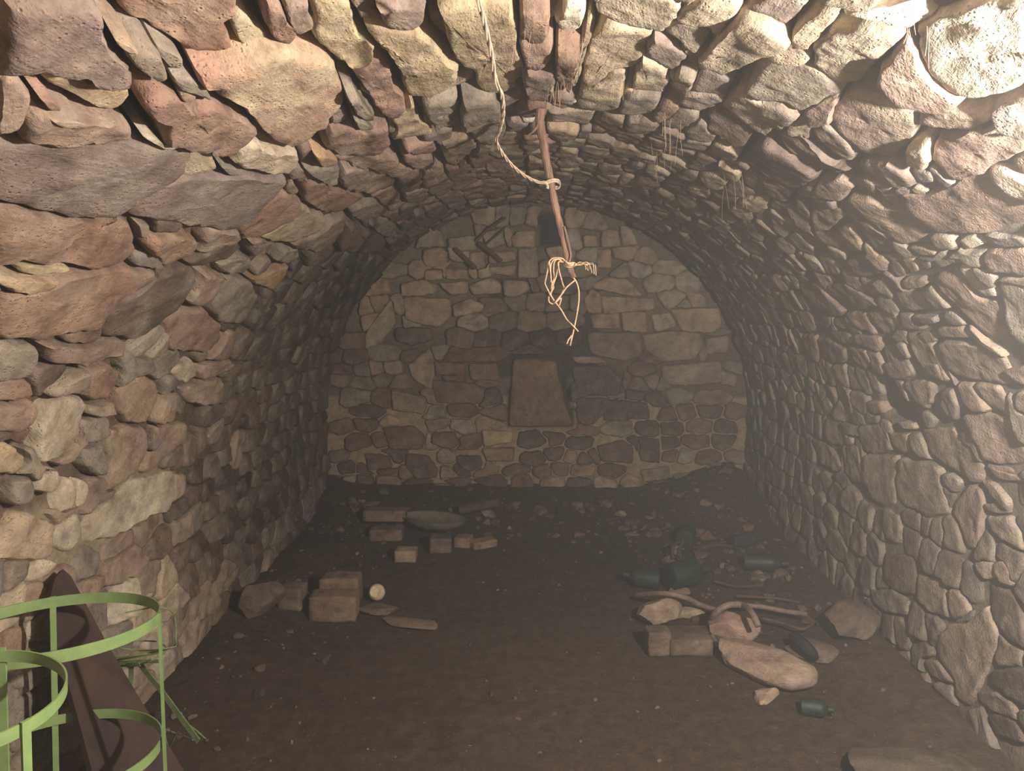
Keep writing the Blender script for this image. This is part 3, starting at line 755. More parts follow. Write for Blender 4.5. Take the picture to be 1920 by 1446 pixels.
def star(ci, seeds, su, sv, K, cv, off, rmax, gap):
    """outline of one cell between its neighbours, stopping at traced stones"""
    sc = np.array([su, sv])
    q = (seeds - ci) / sc
    dd = (q**2).sum(1)
    m = (dd > 1e-9) & (dd < 9)
    q = q[m]; dd = dd[m]
    out = []
    for k in range(K):
        a = 2 * math.pi * (k + 0.5) / K
        e = np.array([math.cos(a), math.sin(a)])
        pr = q @ e
        ok = pr > 1e-6
        r = min(rmax, (dd[ok] / (2 * pr[ok])).min() if ok.any() else rmax)
        step = e * sc
        ln = math.hypot(*step)
        r = max(0.05, r - gap / ln)
        n = int(r * ln / 0.007) + 1
        t = np.linspace(0, r, n + 1)
        pts = (ci + t[:, None] * step - off) / GR
        ii = pts.astype(int)
        bad = (ii < 0).any(1) | (ii[:, 0] >= cv.shape[0]) | (ii[:, 1] >= cv.shape[1])
        iic = np.clip(ii, 0, np.array(cv.shape) - 1)
        hit = bad | (cv[iic[:, 0], iic[:, 1]] > 0)
        if hit.any():
            j = int(np.argmax(hit)); r = max(0.0, t[max(j - 1, 0)] - 0.004 / ln)
        out.append(ci + step * r)
    return np.array(out)

def course_seeds(a0, a1, b0, b1, ch, ln, r):
    """rows along b, stacked along a"""
    out = []
    a = a0
    while a < a1:
        hgt = ch * r.uniform(0.7, 1.35)
        b = b0 - r.uniform(0, ln)
        while b < b1:
            l = ln * r.choice([0.5, 0.75, 1.0, 1.3, 1.6]) * r.uniform(0.85, 1.15)
            out.append((a + hgt / 2 + r.uniform(-.22, .22) * hgt, b + l / 2))
            b += l
        a += hgt
    return out

r = random.Random(5)
zones = [(0.0, 1.0, 0.115, 0.17), (1.0, U1, 0.125, 0.20), (U1, 3.2, 0.115, 0.21), (3.2, U2, 0.105, 0.20), (U2, 5.3, 0.125, 0.125), (5.3, L, 0.135, 0.14)]
seeds = []; meta = []
for a0, a1, ch, ln in zones:
    for s in course_seeds(a0, a1, 0.45, D, ch, ln, r):
        seeds.append(s); meta.append((ch * 0.5, ln * 0.5))
seeds = np.array(seeds)
# neighbours lookups need the traced stones only through the coverage map
for k, (u, v) in enumerate(seeds):
    if not (0.02 < u < L - 0.02 and 0.45 < v < D - 0.02): continue
    if cov[int(u / GR), int(v / GR)]: continue
    su, sv = meta[k]
    near = seeds[(np.abs(seeds[:, 0] - u) < 0.5) & (np.abs(seeds[:, 1] - v) < 0.7)]
    hs, dp = zone(u, v)
    poly = star(np.array([u, v]), near, su, sv, 24, cov, np.zeros(2), 1.9, 0.003)
    if not (U1 < u < U2): poly = poly.mean(0) + (poly - poly.mean(0)) * 1.05
    ar = area_of(poly)
    if ar < 0.0011: continue
    rr = random.Random(k + 9000)
    small = ar < 0.006
    h = rr.uniform(0.0, 1.0) * hs - (0.45 * dp if small and U1 < u < U2 else 0.0)
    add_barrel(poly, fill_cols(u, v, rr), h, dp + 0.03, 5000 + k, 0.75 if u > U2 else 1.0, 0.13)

# back wall
def in_arch(x, z, m=0.0):
    return abs(x) < R - m if z < H0 else x * x + (z - H0)**2 < (R - m)**2
seeds = []
for s in course_seeds(0.0, 2.3, -R, R, 0.115, 0.18, r): seeds.append((s[1], s[0]))
seeds = np.array(seeds)
for k, (x, z) in enumerate(seeds):
    if not in_arch(x, z, 0.03) or z < 0.02: continue
    if bcov[int((x - bx0) / GR), int(z / GR)]: continue
    near = seeds[(np.abs(seeds[:, 0] - x) < 0.6) & (np.abs(seeds[:, 1] - z) < 0.4)]
    poly = star(np.array([x, z]), near, 0.09, 0.0575, 24, bcov, np.array([bx0, 0]), 1.9, 0.002 if z > 0.85 else 0.006)
    if z > 0.85: poly = poly.mean(0) + (poly - poly.mean(0)) * 1.05
    if area_of(poly) < 0.0012: continue
    rr = random.Random(k + 400)
    cx = x
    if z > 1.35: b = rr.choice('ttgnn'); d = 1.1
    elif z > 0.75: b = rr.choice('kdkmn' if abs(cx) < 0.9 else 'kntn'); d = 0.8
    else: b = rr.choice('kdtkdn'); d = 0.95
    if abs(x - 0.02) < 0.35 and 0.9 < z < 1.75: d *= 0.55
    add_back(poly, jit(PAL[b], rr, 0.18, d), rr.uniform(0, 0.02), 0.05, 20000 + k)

# ------------------------------------------------------------------ structure meshes: mortar and rubble core behind the stones
def grid_mesh(name, us, vs, fn, colfn, mat, kindname):
    V = []; C = []
    for u in us:
        for v in vs:
            V.append(fn(u, v)); C.append(colfn(u, v))
    nvv = len(vs); F = []
    for i in range(len(us) - 1):
        for j in range(nvv - 1):
            a = i * nvv + j
            F.append((a, a + 1, a + nvv + 1, a + nvv))
    me = new_mesh(name, V, F, mat, col=C)
    return link(name, me, kind='structure')

def back_depth(u, v):
    hs, dp = zone(u, v)
    if v > 0.02 and cov[min(int(u / GR), nu - 1), min(max(int(v / GR), 0), nv - 1)] == 2: dp = max(dp, 0.16)
    if v < 0.4: dp = 0.0
    return dp
NB = {}
def barrel_pt(u, v):
    p, n = P(min(max(u, 0), L), v)
    k = noise([[u, v, 3.3]], 9, 3, 2)[0] * 0.012
    return p - n * (back_depth(u, v) + k)
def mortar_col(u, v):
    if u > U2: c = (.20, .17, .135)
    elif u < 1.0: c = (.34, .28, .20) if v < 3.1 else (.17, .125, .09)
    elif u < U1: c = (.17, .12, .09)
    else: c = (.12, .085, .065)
    s = 1 - 0.6 * far_left_dark(u, v)
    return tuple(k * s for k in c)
vv = list(np.arange(Y0, 0.45, 0.11)) + list(np.arange(0.45, D + 0.03, 0.035))
roots = {}
for nm, a, b in (('wall_left', 0.0, U1), ('ceiling', U1, U2), ('wall_right', U2, L)):
    us = np.linspace(a, b, max(2, int((b - a) / 0.03)))
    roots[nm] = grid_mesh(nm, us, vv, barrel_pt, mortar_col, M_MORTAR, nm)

def back_pt(x, z):
    rr_ = math.sqrt(x * x + max(0, z - H0)**2)
    d = 0.025 + 0.02 * (z > 1.3)
    i, j = int((x - bx0) / GR), int(z / GR)
    if 0 <= i < bnx and 0 <= j < bnz and bcov[i, j] == 2: d = 0.13 if z > 1.6 else 0.12
    return (x, D + d + 0.010 * noise([[x, z, 8.1]], 11, 5, 2)[0], z)
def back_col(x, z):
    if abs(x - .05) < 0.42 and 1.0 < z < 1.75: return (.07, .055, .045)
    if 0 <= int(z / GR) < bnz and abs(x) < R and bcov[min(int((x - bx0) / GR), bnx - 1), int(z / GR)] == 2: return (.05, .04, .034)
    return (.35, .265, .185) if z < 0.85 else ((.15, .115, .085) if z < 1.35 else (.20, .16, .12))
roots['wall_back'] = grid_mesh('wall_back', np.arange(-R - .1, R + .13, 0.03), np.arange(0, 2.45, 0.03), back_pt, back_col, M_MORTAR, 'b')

# wall behind the camera closes the cellar
me = new_mesh('wall_front', [(-1.75, Y0, -.1), (1.75, Y0, -.1), (1.75, Y0, 2.5), (-1.75, Y0, 2.5)], [(0, 1, 2, 3)], M_MORTAR, col=[(.2, .16, .12)] * 4)
link('wall_front', me, kind='structure')

# the stones themselves
for nm, lst in stones.items():
    lst.sort(key=lambda t: -t[0])
    root = roots[nm]
    for scr, (W, F, C, S, size), c3 in lst[:296]:
        me = new_mesh('stone', W - c3, F, M_STONE, C, S, True, 48)
        o = link('stone', me, root); o.location = c3
    rest = lst[296:]
    if rest:
        V = []; F = []; C = []; S = []; n = 0
        for scr, (w, f, c, s, size), c3 in rest:
            V.append(w); C.append(c); S.append(s)
            F += [tuple(i + n for i in t) for t in f]; n += len(w)
        me = new_mesh('small_stones', np.vstack(V), F, M_STONE, np.vstack(C), np.vstack(S), True, 48)
        link('small_stones', me, root, kind='stuff')
    print('STONES', nm, len(lst))

# ------------------------------------------------------------------ floor
def floor_h(x, y):
    p = [[x, y, 0.4]]
    h = 0.022 * noise(p, 2.2, 21, 3)[0] + 0.008 * noise(p, 14, 22, 2)[0]
    h += 0.012 * abs(noise(p, 5.5, 26, 3)[0])
    h += 0.16 * max(0, (y - 4.75) / 0.75)**1.5                       # spoil banked against the end wall
    h += 0.10 * math.exp(-((x - 1.15) / 0.42)**2 - ((y - 4.2) / 0.9)**2)
    h += 0.18 * math.exp(-((x - 1.35) / 0.30)**2 - ((y - 5.2) / 0.45)**2)
    h += 0.10 * math.exp(-((x + 1.5) / 0.25)**2) * (0.5 + 0.5 * noise(p, 3.0, 24, 2)[0])
    h += 0.07 * math.exp(-((x - 1.55) / 0.22)**2)
    return h
def floor_col(x, y):
    k = 0.5 + 0.5 * noise([[x, y, 2.0]], 1.6, 31, 3)[0]
    a, b = np.array((.052, .032, .025)), np.array((.092, .062, .043))
    c = a * (1 - k) + b * k
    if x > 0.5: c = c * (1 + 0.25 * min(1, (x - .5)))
    return tuple(c)
m, nt, b = node_mat('trodden_earth', 0.95)
colA = N(nt, 'ShaderNodeAttribute', attribute_name='Col'); tc = N(nt, 'ShaderNodeTexCoord')
n1 = N(nt, 'ShaderNodeTexNoise', Scale=16.0, Detail=8.0, Roughness=0.72); nt.links.new(tc.outputs['Object'], n1.inputs['Vector'])
n2 = N(nt, 'ShaderNodeTexVoronoi', Scale=60.0); nt.links.new(tc.outputs['Object'], n2.inputs['Vector'])
n4 = N(nt, 'ShaderNodeTexNoise', Scale=70.0, Detail=3.0, Roughness=0.7); nt.links.new(tc.outputs['Object'], n4.inputs['Vector'])
cc = ramp(nt, n1.outputs[0], [(0.3, g3(0.45)), (0.5, g3(1.0)), (0.7, g3(1.6))])
x = mixc(nt, 0.85, colA.outputs['Color'], cc, 'MULTIPLY')
grit = ramp(nt, n4.outputs[0], [(0.66, g3(0)), (0.74, g3(1))])
x = mixc(nt, grit, x, (.24, .18, .12))
nt.links.new(x, b.inputs['Base Color'])
bp = N(nt, 'ShaderNodeBump', Strength=1.0, Distance=0.03); nt.links.new(n1.outputs[0], bp.inputs['Height'])
bp2 = N(nt, 'ShaderNodeBump', Strength=0.6, Distance=0.008); nt.links.new(n4.outputs[0], bp2.inputs['Height'])
nt.links.new(bp.outputs[0], bp2.inputs['Normal']); nt.links.new(bp2.outputs[0], b.inputs['Normal'])
M_EARTH = m
floor = grid_mesh('floor', np.arange(-1.72, 1.75, 0.045), list(np.arange(Y0, 1.2, 0.12)) + list(np.arange(1.2, D + 0.2, 0.045)),
                  lambda x, y: (x, y, floor_h(x, y)), floor_col, M_EARTH, 'floor')

# ------------------------------------------------------------------ loose things
def ico(sub):
    import bmesh
    bm = bmesh.new(); bmesh.ops.create_icosphere(bm, subdivisions=sub, radius=1.0)
    V = np.array([v.co[:] for v in bm.verts]); F = [tuple(v.index for v in f.verts) for f in bm.faces]
    bm.free(); return V, F
ICO = {k: ico(k) for k in (1, 2, 3, 4)}

def rock_geo(dim, seed, sub=4, facets=14, rough=0.07):
    V, F = ICO[sub]; V = V.copy()
    rr = np.random.RandomState(seed)
    # cut by random planes for broken faces
    for k in range(facets):
        n = rr.normal(size=3); n /= np.linalg.norm(n)
        d = rr.uniform(0.50, 0.80)
        e = V @ n - d
        V = V - np.outer(np.maximum(e, 0) * 0.99, n)
    V = V * np.array(dim) / 2 * 1.15
    s = min(dim)
    nn = V / (np.linalg.norm(V, axis=1)[:, None] + 1e-9)
    V = V + nn * (noise(V + seed, 2.2 / s * 1.2, seed, 4) * rough * s)[:, None]
    return V, F

def rock(name, label, cat, x, y, dim, pal, seed, rz=0, tilt=(0, 0), group=None, z=None, sub=4, sink=0.12, rough=0.07):
    V, F = rock_geo(dim, seed, sub, rough=rough)
    ca, sa = math.cos(rz), math.sin(rz)
    M = Matrix.Rotation(rz, 3, 'Z') @ Matrix.Rotation(tilt[0], 3, 'X') @ Matrix.Rotation(tilt[1], 3, 'Y')
    V = V @ np.array(M).T
    zb = V[:, 2].min()
    V[:, 2] -= zb
    mixv = np.clip(0.5 + 1.6 * noise(V + seed, 9, seed, 3), 0, 1)[:, None]
    C = np.array(PAL[pal][0]) * (1 - mixv) + np.array(PAL[pal][1]) * mixv
    me = new_mesh(name, V, F, M_STONE, C, V + seed * 0.7, True, 24)
    o = link(name, me)
    o.location = (x, y, (floor_h(x, y) if z is None else z) - sink * dim[2])
    return tag(o, label, cat, group)

def block(name, label, cat, x, y, dim, pal, seed, rz=0, z=None, group=None, tilt=(0, 0), sink=0.05, chip=0.05):
    """a brick or cut block with worn, chipped edges"""
    n = 9
    V = []; F = []
    def face(o, a, b_):
        base = len(V)
        for i in range(n + 1):
            for j in range(n + 1):
                V.append(np.array(o) + np.array(a) * i / n + np.array(b_) * j / n)
        for i in range(n):
            for j in range(n):
                q = base + i * (n + 1) + j
                F.append((q, q + n + 1, q + n + 2, q + 1))
    face((-.5, -.5, -.5), (0, 1, 0), (1, 0, 0)); face((-.5, -.5, .5), (1, 0, 0), (0, 1, 0))
    face((-.5, -.5, -.5), (1, 0, 0), (0, 0, 1)); face((-.5, .5, -.5), (0, 0, 1), (1, 0, 0))
    face((-.5, -.5, -.5), (0, 0, 1), (0, 1, 0)); face((.5, -.5, -.5), (0, 1, 0), (0, 0, 1))
    V = np.array(V)
    A = np.abs(V) * 2
    s = np.sort(A, axis=1)
    edge = np.clip((s[:, 1] - 0.72) / 0.28, 0, 1)          # near two faces
    V = V * (1 - (edge**2 * 0.03)[:, None])
    V = V * np.array(dim)
    V += V / (np.linalg.norm(V, axis=1)[:, None] + 1e-9) * ((noise(V + seed, 16, seed, 3) * chip * min(dim) - np.clip(noise(V + seed, 9, seed + 4, 2), 0.25, 1) * edge * 0.12 * min(dim))[:, None])
    M = Matrix.Rotation(rz, 3, 'Z') @ Matrix.Rotation(tilt[0], 3, 'X') @ Matrix.Rotation(tilt[1], 3, 'Y')
    V = V @ np.array(M).T
    V[:, 2] -= V[:, 2].min()
    mixv = np.clip(0.5 + 1.6 * noise(V + seed, 12, seed, 3), 0, 1)[:, None]
    C = np.array(PAL[pal][0]) * (1 - mixv) + np.array(PAL[pal][1]) * mixv
    me = bpy.data.meshes.new(name)
    me = new_mesh(name, V, F, M_STONE, C, V + seed * .7, True, 40)
    import bmesh
    bm = bmesh.new(); bm.from_mesh(me); bmesh.ops.remove_doubles(bm, verts=bm.verts, dist=0.0006); bm.to_mesh(me); bm.free()
    o = link(name, me)
    o.location = (x, y, (floor_h(x, y) if z is None else z) - sink * dim[2])
    return tag(o, label, cat, group)

def smooth_path(pts, n=8, closed=False):
    P_ = [np.array(p, float) for p in pts]; out = []
    m_ = len(P_)
    rng_ = range(m_) if closed else range(m_ - 1)
    for i in rng_:
        if closed: p0, p1, p2, p3 = P_[(i - 1) % m_], P_[i], P_[(i + 1) % m_], P_[(i + 2) % m_]
        else: p0, p1, p2, p3 = P_[max(i - 1, 0)], P_[i], P_[i + 1], P_[min(i + 2, m_ - 1)]
        for k in range(n):
            t = k / n
            out.append(0.5 * ((2 * p1) + (-p0 + p2) * t + (2 * p0 - 5 * p1 + 4 * p2 - p3) * t * t + (-p0 + 3 * p1 - 3 * p2 + p3) * t**3))
    if not closed: out.append(P_[-1])
    return out

def tube_geo(pts, rad, seg=8, closed=False, flat=None):
    """sweep a round (or flat, with (w, t) half sizes and an up vector) section along points"""
    pts = [np.array(p, float) for p in pts]; n = len(pts)
    V = []; F = []
    up = np.array([0.13, 0.21, 0.97])
    prev = None
    for i, p in enumerate(pts):
        a = pts[(i - 1) % n] if (closed or i > 0) else p
        b_ = pts[(i + 1) % n] if (closed or i < n - 1) else p
        t = b_ - a; t /= (np.linalg.norm(t) + 1e-12)
        if prev is None:
            s = np.cross(t, up)
            if np.linalg.norm(s) < 1e-3: s = np.cross(t, np.array([1., 0, 0]))
        else:
            s = prev - t * (prev @ t)
        s /= np.linalg.norm(s); prev = s
        w = np.cross(s, t)
        rr_ = rad[i] if hasattr(rad, '__len__') else rad
        if flat is not None:
            upv = np.array(flat[2], float); nv_ = np.cross(t, upv); nv_ /= np.linalg.norm(nv_) + 1e-12; uu = np.cross(nv_, t)
            hw, ht = flat[0], flat[1]
            for (x_, y_) in ((-ht, -hw), (ht, -hw), (ht, hw), (-ht, hw)): V.append(p + nv_ * x_ + uu * y_)
        else:
            for k in range(seg):
                an = 2 * math.pi * k / seg
                V.append(p + (s * math.cos(an) + w * math.sin(an)) * rr_)
    if flat is not None: seg = 4
    m_ = n if closed else n - 1
    for i in range(m_):
        a, b_ = i * seg, ((i + 1) % n) * seg
        for k in range(seg):
            k2 = (k + 1) % seg
            F.append((a + k, a + k2, b_ + k2, b_ + k))
    if not closed:
        F.append(tuple(range(seg))[::-1]); F.append(tuple((n - 1) * seg + k for k in range(seg)))
    return V, F
def join(gs):
    V = []; F = []
    for v, f in gs:
        n = len(V); V += list(v); F += [tuple(i + n for i in t) for t in f]
    return V, F
def put(name, geo, mat, parent=None, sharp=35, origin=None, smooth=True):
    V, F = geo; V = np.array(V)
    o0 = np.zeros(3) if origin is None else np.array(origin, float)
    me = new_mesh(name, V - o0, F, mat, smooth=smooth, sharp=sharp)
    o = link(name, me, parent)
    o.location = o0
    return o
def thing(name, label, cat, loc, group=None):
    o = bpy.data.objects.new(name, None); COL.objects.link(o); o.location = loc
    o.empty_display_size = 0.1
    return tag(o, label, cat, group)
def part(name, geo, mat, root, sharp=35, smooth=True):
    V, F = geo; V = np.array(V) - np.array(root.location)
    me = new_mesh(name, V, F, mat, smooth=smooth, sharp=sharp)
    return link(name, me, root)

# ---- hanging stick
M_BARK = simple_mat('peeling_bark', (.27, .165, .11), (.12, .072, .05), 0.85, 55, 0.8, 0, (1, 1, .18), 0.004)
M_TWINE = simple_mat('straw_twine', (.66, .46, .29), (.46, .30, .18), 0.75, 90, 0.3)
M_WIRE = simple_mat('twisted_bare_cable', (.58, .45, .33), (.36, .26, .18), 0.55, 60, 0.3)
YS = 2.45
spx = [(1014, 205), (1012, 232), (1018, 262), (1024, 300), (1033, 345), (1042, 390), (1052, 430), (1061, 470), (1066, 496), (1076, 521)]
pts = smooth_path([at_y(a, b_, YS) for a, b_ in spx], 5)
rad = [0.0155 - 0.0055 * min(1, i / len(pts) * 1.2) + 0.0018 * math.sin(i * 1.7) * math.cos(i * .6) for i in range(len(pts))]
stick = thing('hanging_stick', 'brown bark-covered stick hanging down from the crown of the vault', 'stick', pts[0])
part('shaft', tube_geo(pts, rad, 10), M_BARK, stick)
fork = smooth_path([at_y(1013, 222, YS), at_y(1008, 236, YS - .01), at_y(999, 247, YS - .02), at_y(990, 254, YS - 0.01)], 4)
part('side_root', tube_geo(fork, [0.006 - 0.0003 * i for i in range(len(fork))], 7), M_BARK, stick)
pe = smooth_path([at_y(1058, 425, YS - .012), at_y(1066, 455, YS - .018), at_y(1070, 478, YS - .014), at_y(1067, 492, YS - .012)], 4)
part('bark_flap', tube_geo(pe, 0.003, 6), M_BARK, stick)

# ---- twisted cable looped round the stick
cp = [(893, -40, 1.30), (896, 0, 1.34), (905, 30, 1.39), (920, 95, 1.50), (929, 150, 1.62), (941, 180, 1.70), (943, 215, 1.80), (936, 245, 1.90), (930, 262, 1.96),
      (940, 285, 2.05), (962, 312, 2.18), (985, 330, 2.30), (1005, 340, 2.40), (1022, 343, 2.41)]
core = smooth_path([at_y(a, b_, y_) for a, b_, y_ in cp], 14)
def strand(core, ph, rad, twist, r0):
    out = []
    n = len(core); s = 0
    for i, p in enumerate(core):
        t = core[min(i + 1, n - 1)] - core[max(i - 1, 0)]; t /= np.linalg.norm(t)
        a = np.cross(t, np.array([0, 1., 0])); a /= np.linalg.norm(a); b_ = np.cross(t, a)
        if i: s += np.linalg.norm(core[i] - core[i - 1])
        an = s * twist + ph + 0.8 * math.sin(s * 9)
        out.append(p + (a * math.cos(an) + b_ * math.sin(an)) * rad)
    return tube_geo(out, r0, 6)
cable = thing('twisted_cable', 'pale twisted cable hanging from the vault and looped round the stick', 'cable', core[0])
for ph in (0, 2.1, 4.2):
    part('strand', strand(core, ph, 0.0030, 38, 0.0023), M_WIRE, cable)
lp = [(1022, 342, YS - .02), (1033, 337, YS - .03), (1045, 337, YS - .02), (1050, 343, YS + .015), (1045, 350, YS + .028), (1032, 347, YS + .03), (1023, 343, YS + .01)]
part('loop', join([tube_geo(smooth_path([at_y(a, b_ + dy, y_) for a, b_, y_ in lp], 5, True), 0.0034, 6, True) for dy in (0, 4)]), M_WIRE, cable)
kn = [(1018, 341, YS - .03), (1024, 343, YS - .035), (1027, 350, YS - .03), (1026, 354, YS - .03)]
part('wire_end', tube_geo(smooth_path([at_y(*q) for q in kn], 5), 0.0045, 6), M_WIRE, cable)

# ---- twine bundle at the foot of the stick
tw = thing('twine_bundle', 'frayed straw-coloured twine knotted round the lower end of the stick', 'twine', at_y(1066, 495, YS))
def tz(pxs, r_=0.0026, y=YS - 0.02, seg=6):
    k = 930, 440, 6.397
    q = [at_y(k[0] + a / k[2], k[1] + b_ / k[2], y + 0.01 * math.sin(i * 1.3 + a)) for i, (a, b_) in enumerate(pxs)]
    return tube_geo(smooth_path(q, 6), r_, seg)
part('knot', join([tz([(825, 340), (850, 362), (900, 368), (945, 350), (955, 362), (920, 380), (860, 384), (822, 362)], 0.0042, YS - .02),
                   tz([(835, 320), (870, 345), (930, 340), (960, 355)], 0.0032, YS - .026)]), M_TWINE, tw)
for q in ([(850, 350), (820, 310), (760, 285), (690, 290), (640, 320), (625, 400), (605, 500), (590, 600), (640, 700), (660, 740)],
          [(850, 345), (800, 290), (720, 278), (650, 300), (630, 380), (610, 470), (585, 560), (610, 640), (690, 780), (780, 900), (850, 1020), (920, 1090), (985, 1160)],
          [(840, 350), (780, 300), (700, 300), (660, 360), (655, 470), (665, 560), (690, 640), (640, 720), (635, 800), (680, 830), (720, 800), (800, 700), (850, 630), (950, 545)],
          [(830, 345), (750, 295), (700, 330), (690, 430), (700, 520), (670, 600), (660, 680), (665, 760), (700, 810)],
          [(820, 340), (760, 310), (745, 400), (715, 520), (680, 620), (665, 700)],
          [(810, 330), (750, 330), (755, 420), (780, 520), (800, 590), (820, 640)],
          [(640, 320), (650, 420), (660, 520), (650, 600)],
          [(930, 520), (960, 560), (990, 650), (995, 780), (975, 930), (950, 1060), (925, 1180), (905, 1260), (890, 1330)],
          [(925, 1170), (900, 1220), (870, 1260), (850, 1310)],
          [(945, 550), (880, 600), (810, 670), (770, 740), (720, 810), (780, 760), (760, 850)]):
    part('strand', tz(q, 0.0024), M_TWINE, tw)
tuft = [tz([(950, 370), (1000 + 30 * i, 330 + 12 * (i % 3)), (1060 + 26 * i, 350 + 20 * (i % 4)), (1080 + 24 * i, 420 + 14 * i)], 0.0013, YS - .01, 5) for i in range(6)]
part('frayed_tuft', join(tuft), M_TWINE, tw)

# ---- rootlets through the vault joints
M_ROOT = simple_mat('fine_rootlets', (.50, .36, .22), (.35, .25, .16), 0.8, 80, 0.1)
rootspots = [((1040, 150), 1.95, 9, 60, 'beside the crown joint'), ((978, 60), 1.75, 5, 55, 'beside the dark red crown stones'), ((1262, 235), 2.15, 8, 70, 'right of the crown over the pale haunch stones'),
             ((1376, 345), 2.3, 6, 80, 'hanging in front of the dark right haunch recess'), ((1158, 165), 2.0, 5, 50, 'over the pale pitted crown stone'),
             ((1722, 60), 1.5, 6, 55, 'hanging by the lamp-lit right haunch'), ((1240, 290), 2.5, 5, 60, 'thin and faint, low at the right of the crown')]
for (cx_, cy_), y_, n_, ln_, wh in rootspots:
    gs = []
    rr_ = random.Random(cx_)
    for k in range(n_):
        a = cx_ + rr_.uniform(-22, 22); b_ = cy_ + rr_.uniform(-25, 10); dx = rr_.uniform(-10, 10)
        yy = hit_vault(a, b_)[1] - .07 - rr_.uniform(0, .03)
        l_ = ln_ * rr_.uniform(.5, 1.1)
        gs.append(tube_geo(smooth_path([at_y(a, b_, yy), at_y(a + dx * .5 + rr_.uniform(-3, 3), b_ + l_ * .5, yy), at_y(a + dx, b_ + l_, yy)], 4), 0.00045, 4))
    o = put('rootlets', join(gs), M_ROOT, origin=at_y(cx_, cy_, hit_vault(cx_, cy_)[1] - .08))
    tag(o, 'fine hair-like rootlets ' + wh, 'roots', kind='stuff')

# ---- back wall details
M_IRON = simple_mat('rusty_iron', (.17, .10, .07), (.08, .05, .04), 0.8, 60, 0.5)
def bar(label, q, r_=0.012, yb=D - 0.05, seg=8):
    o = put('iron_bar', tube_geo([at_y(a, b_, yb - 0.02 * i) for i, (a, b_) in enumerate(q)], r_, seg), M_IRON, origin=at_y(*q[0], yb))
    return tag(o, label, 'iron bar', 'iron bars leaning on the end wall')
bar('rusty iron rod slanting up over the top left stones of the end wall', [(892, 452), (915, 430), (948, 408)], 0.010)
bar('short thick iron bar set left of the others high on the end wall', [(853, 466), (874, 486), (892, 503)], 0.016)
bar('short iron bar just right of the slanting pair high on the end wall', [(898, 456), (920, 472), (940, 490)], 0.016)
bar('thin iron rod crossing below the slanting rod on the end wall', [(905, 464), (925, 446), (945, 430)], 0.007)

# slab standing in the niche
def prism(name, label, cat, outline, y0, th, mat, pal=None, group=None, seed=3, lean=0.0):
    pts2 = [at_y(a, b_, y0) for a, b_ in outline]
    q = np.array([(p.x, p.z) for p in pts2]); c = q.mean(0)
    W = build_stone(ccw(q - c), np.array([c[0], y0, c[1]]), np.array([0, -1., lean]), np.array([1., 0, 0]), np.array([0, lean, 1.]), 0.0, th, jit(PAL[pal], random.Random(seed), .05), seed, 0.35, 0.0, True)
    V = W[0]; o0 = V.mean(0)
    # closing face
    K = 0
    me = new_mesh(name, V - o0, W[1], mat, W[2], W[3], True, 40)
    o = link(name, me); o.location = o0
    return tag(o, label, cat, group)
prism('stone_slab', 'smooth brown stone slab with a broken right edge standing in the wall niche', 'slab',
      [(962, 674), (1000, 673), (1044, 677), (1046, 705), (1058, 742), (1057, 752), (1068, 780), (1075, 800), (1040, 800), (1000, 801), (953, 800), (958, 740)], D - 0.0, 0.08, M_STONE, 'k', seed=55)

# ---- things on the floor
def fl(px, py): q = on_floor(px, py); return q.x, q.y
x, y = fl(1428, 1275); rock('boulder', 'largest pale tan rock on the earth floor, with a pink patch at its lower right', 'rock', x, y + .03, (.42, .24, .13), 't', 71, -0.62, (0.08, 0.10))
x, y = fl(1375, 1215); rock('boulder', 'pinkish pale rock behind the largest tan rock, under the grey hose loop', 'rock', x, y + .03, (.25, .20, .15), 'p', 72, 0.5)
x, y = fl(1236, 1178); rock('boulder', 'pale rounded rock left of the hose, in front of the dark bottle', 'rock', x, y + .03, (.24, .18, .14), 't', 73, 0.2)
x, y = fl(1300, 1172); rock('rock_fragment', 'small flat yellowish rock between the two pale rocks under the hose', 'rock', x, y + .05, (.20, .10, .05), 'y', 74, 0.1, sub=3)
x, y = fl(1440, 1322); rock('rock_fragment', 'small tan rock in front of the largest pale rock', 'rock', x, y + .03, (.15, .10, .055), 't', 75, 0.4, sub=3)
x, y = fl(1235, 1232); block('cut_block', 'squared grey-brown block standing left of the pinkish rock', 'block', x, y + .04, (.11, .09, .12), 'd', 76, 0.1)
x, y = fl(1297, 1236); block('cut_block', 'low wide earth-covered block between the squared block and the big rock', 'block', x, y + .08, (.20, .16, .08), 'd', 77, 0.0)
x, y = fl(1540, 1250); rock('rock_fragment', 'dark flat stone right of the largest pale rock', 'rock', x - .02, y + .04, (.24, .18, .07), 'd', 78, -0.4)
x, y = fl(1590, 1218); rock('boulder', 'dark sloping stone against the foot of the right wall', 'rock', x, y + .0, (.26, .30, .14), 'd', 79, -0.5)
x, y = fl(1700, 1440); rock('boulder', 'broad dark stone at the bottom right beside the wall foot', 'rock', x, y - .10, (.55, .35, .09), 'e', 80, 0.1)
x, y = fl(622, 1168)
block('cut_block', 'largest reddish-brown squared block on the left of the floor', 'block', x, y + .06, (.24, .12, .135), 'k', 81, 0.04)
block('cut_block', 'low brown block lying behind the largest reddish block', 'block', x - .01, y + .23, (.21, .13, .16), 'k', 82, 0.0)
x, y = fl(547, 1158); block('cut_block', 'grey rounded block left of the largest reddish block', 'block', x - .01, y + .06, (.13, .12, .12), 'd', 83, -0.1)
x, y = fl(482, 1172); rock('boulder', 'dark pointed boulder leaning at the foot of the left wall', 'rock', x, y + .02, (.25, .19, .19), 'd', 84, 0.5, (0, -.35))
x, y = fl(710, 1150); rock('rock_fragment', 'low dark rubble stone right of the largest reddish block', 'rock', x, y, (.20, .14, .06), 'd', 85, 0, sub=3)
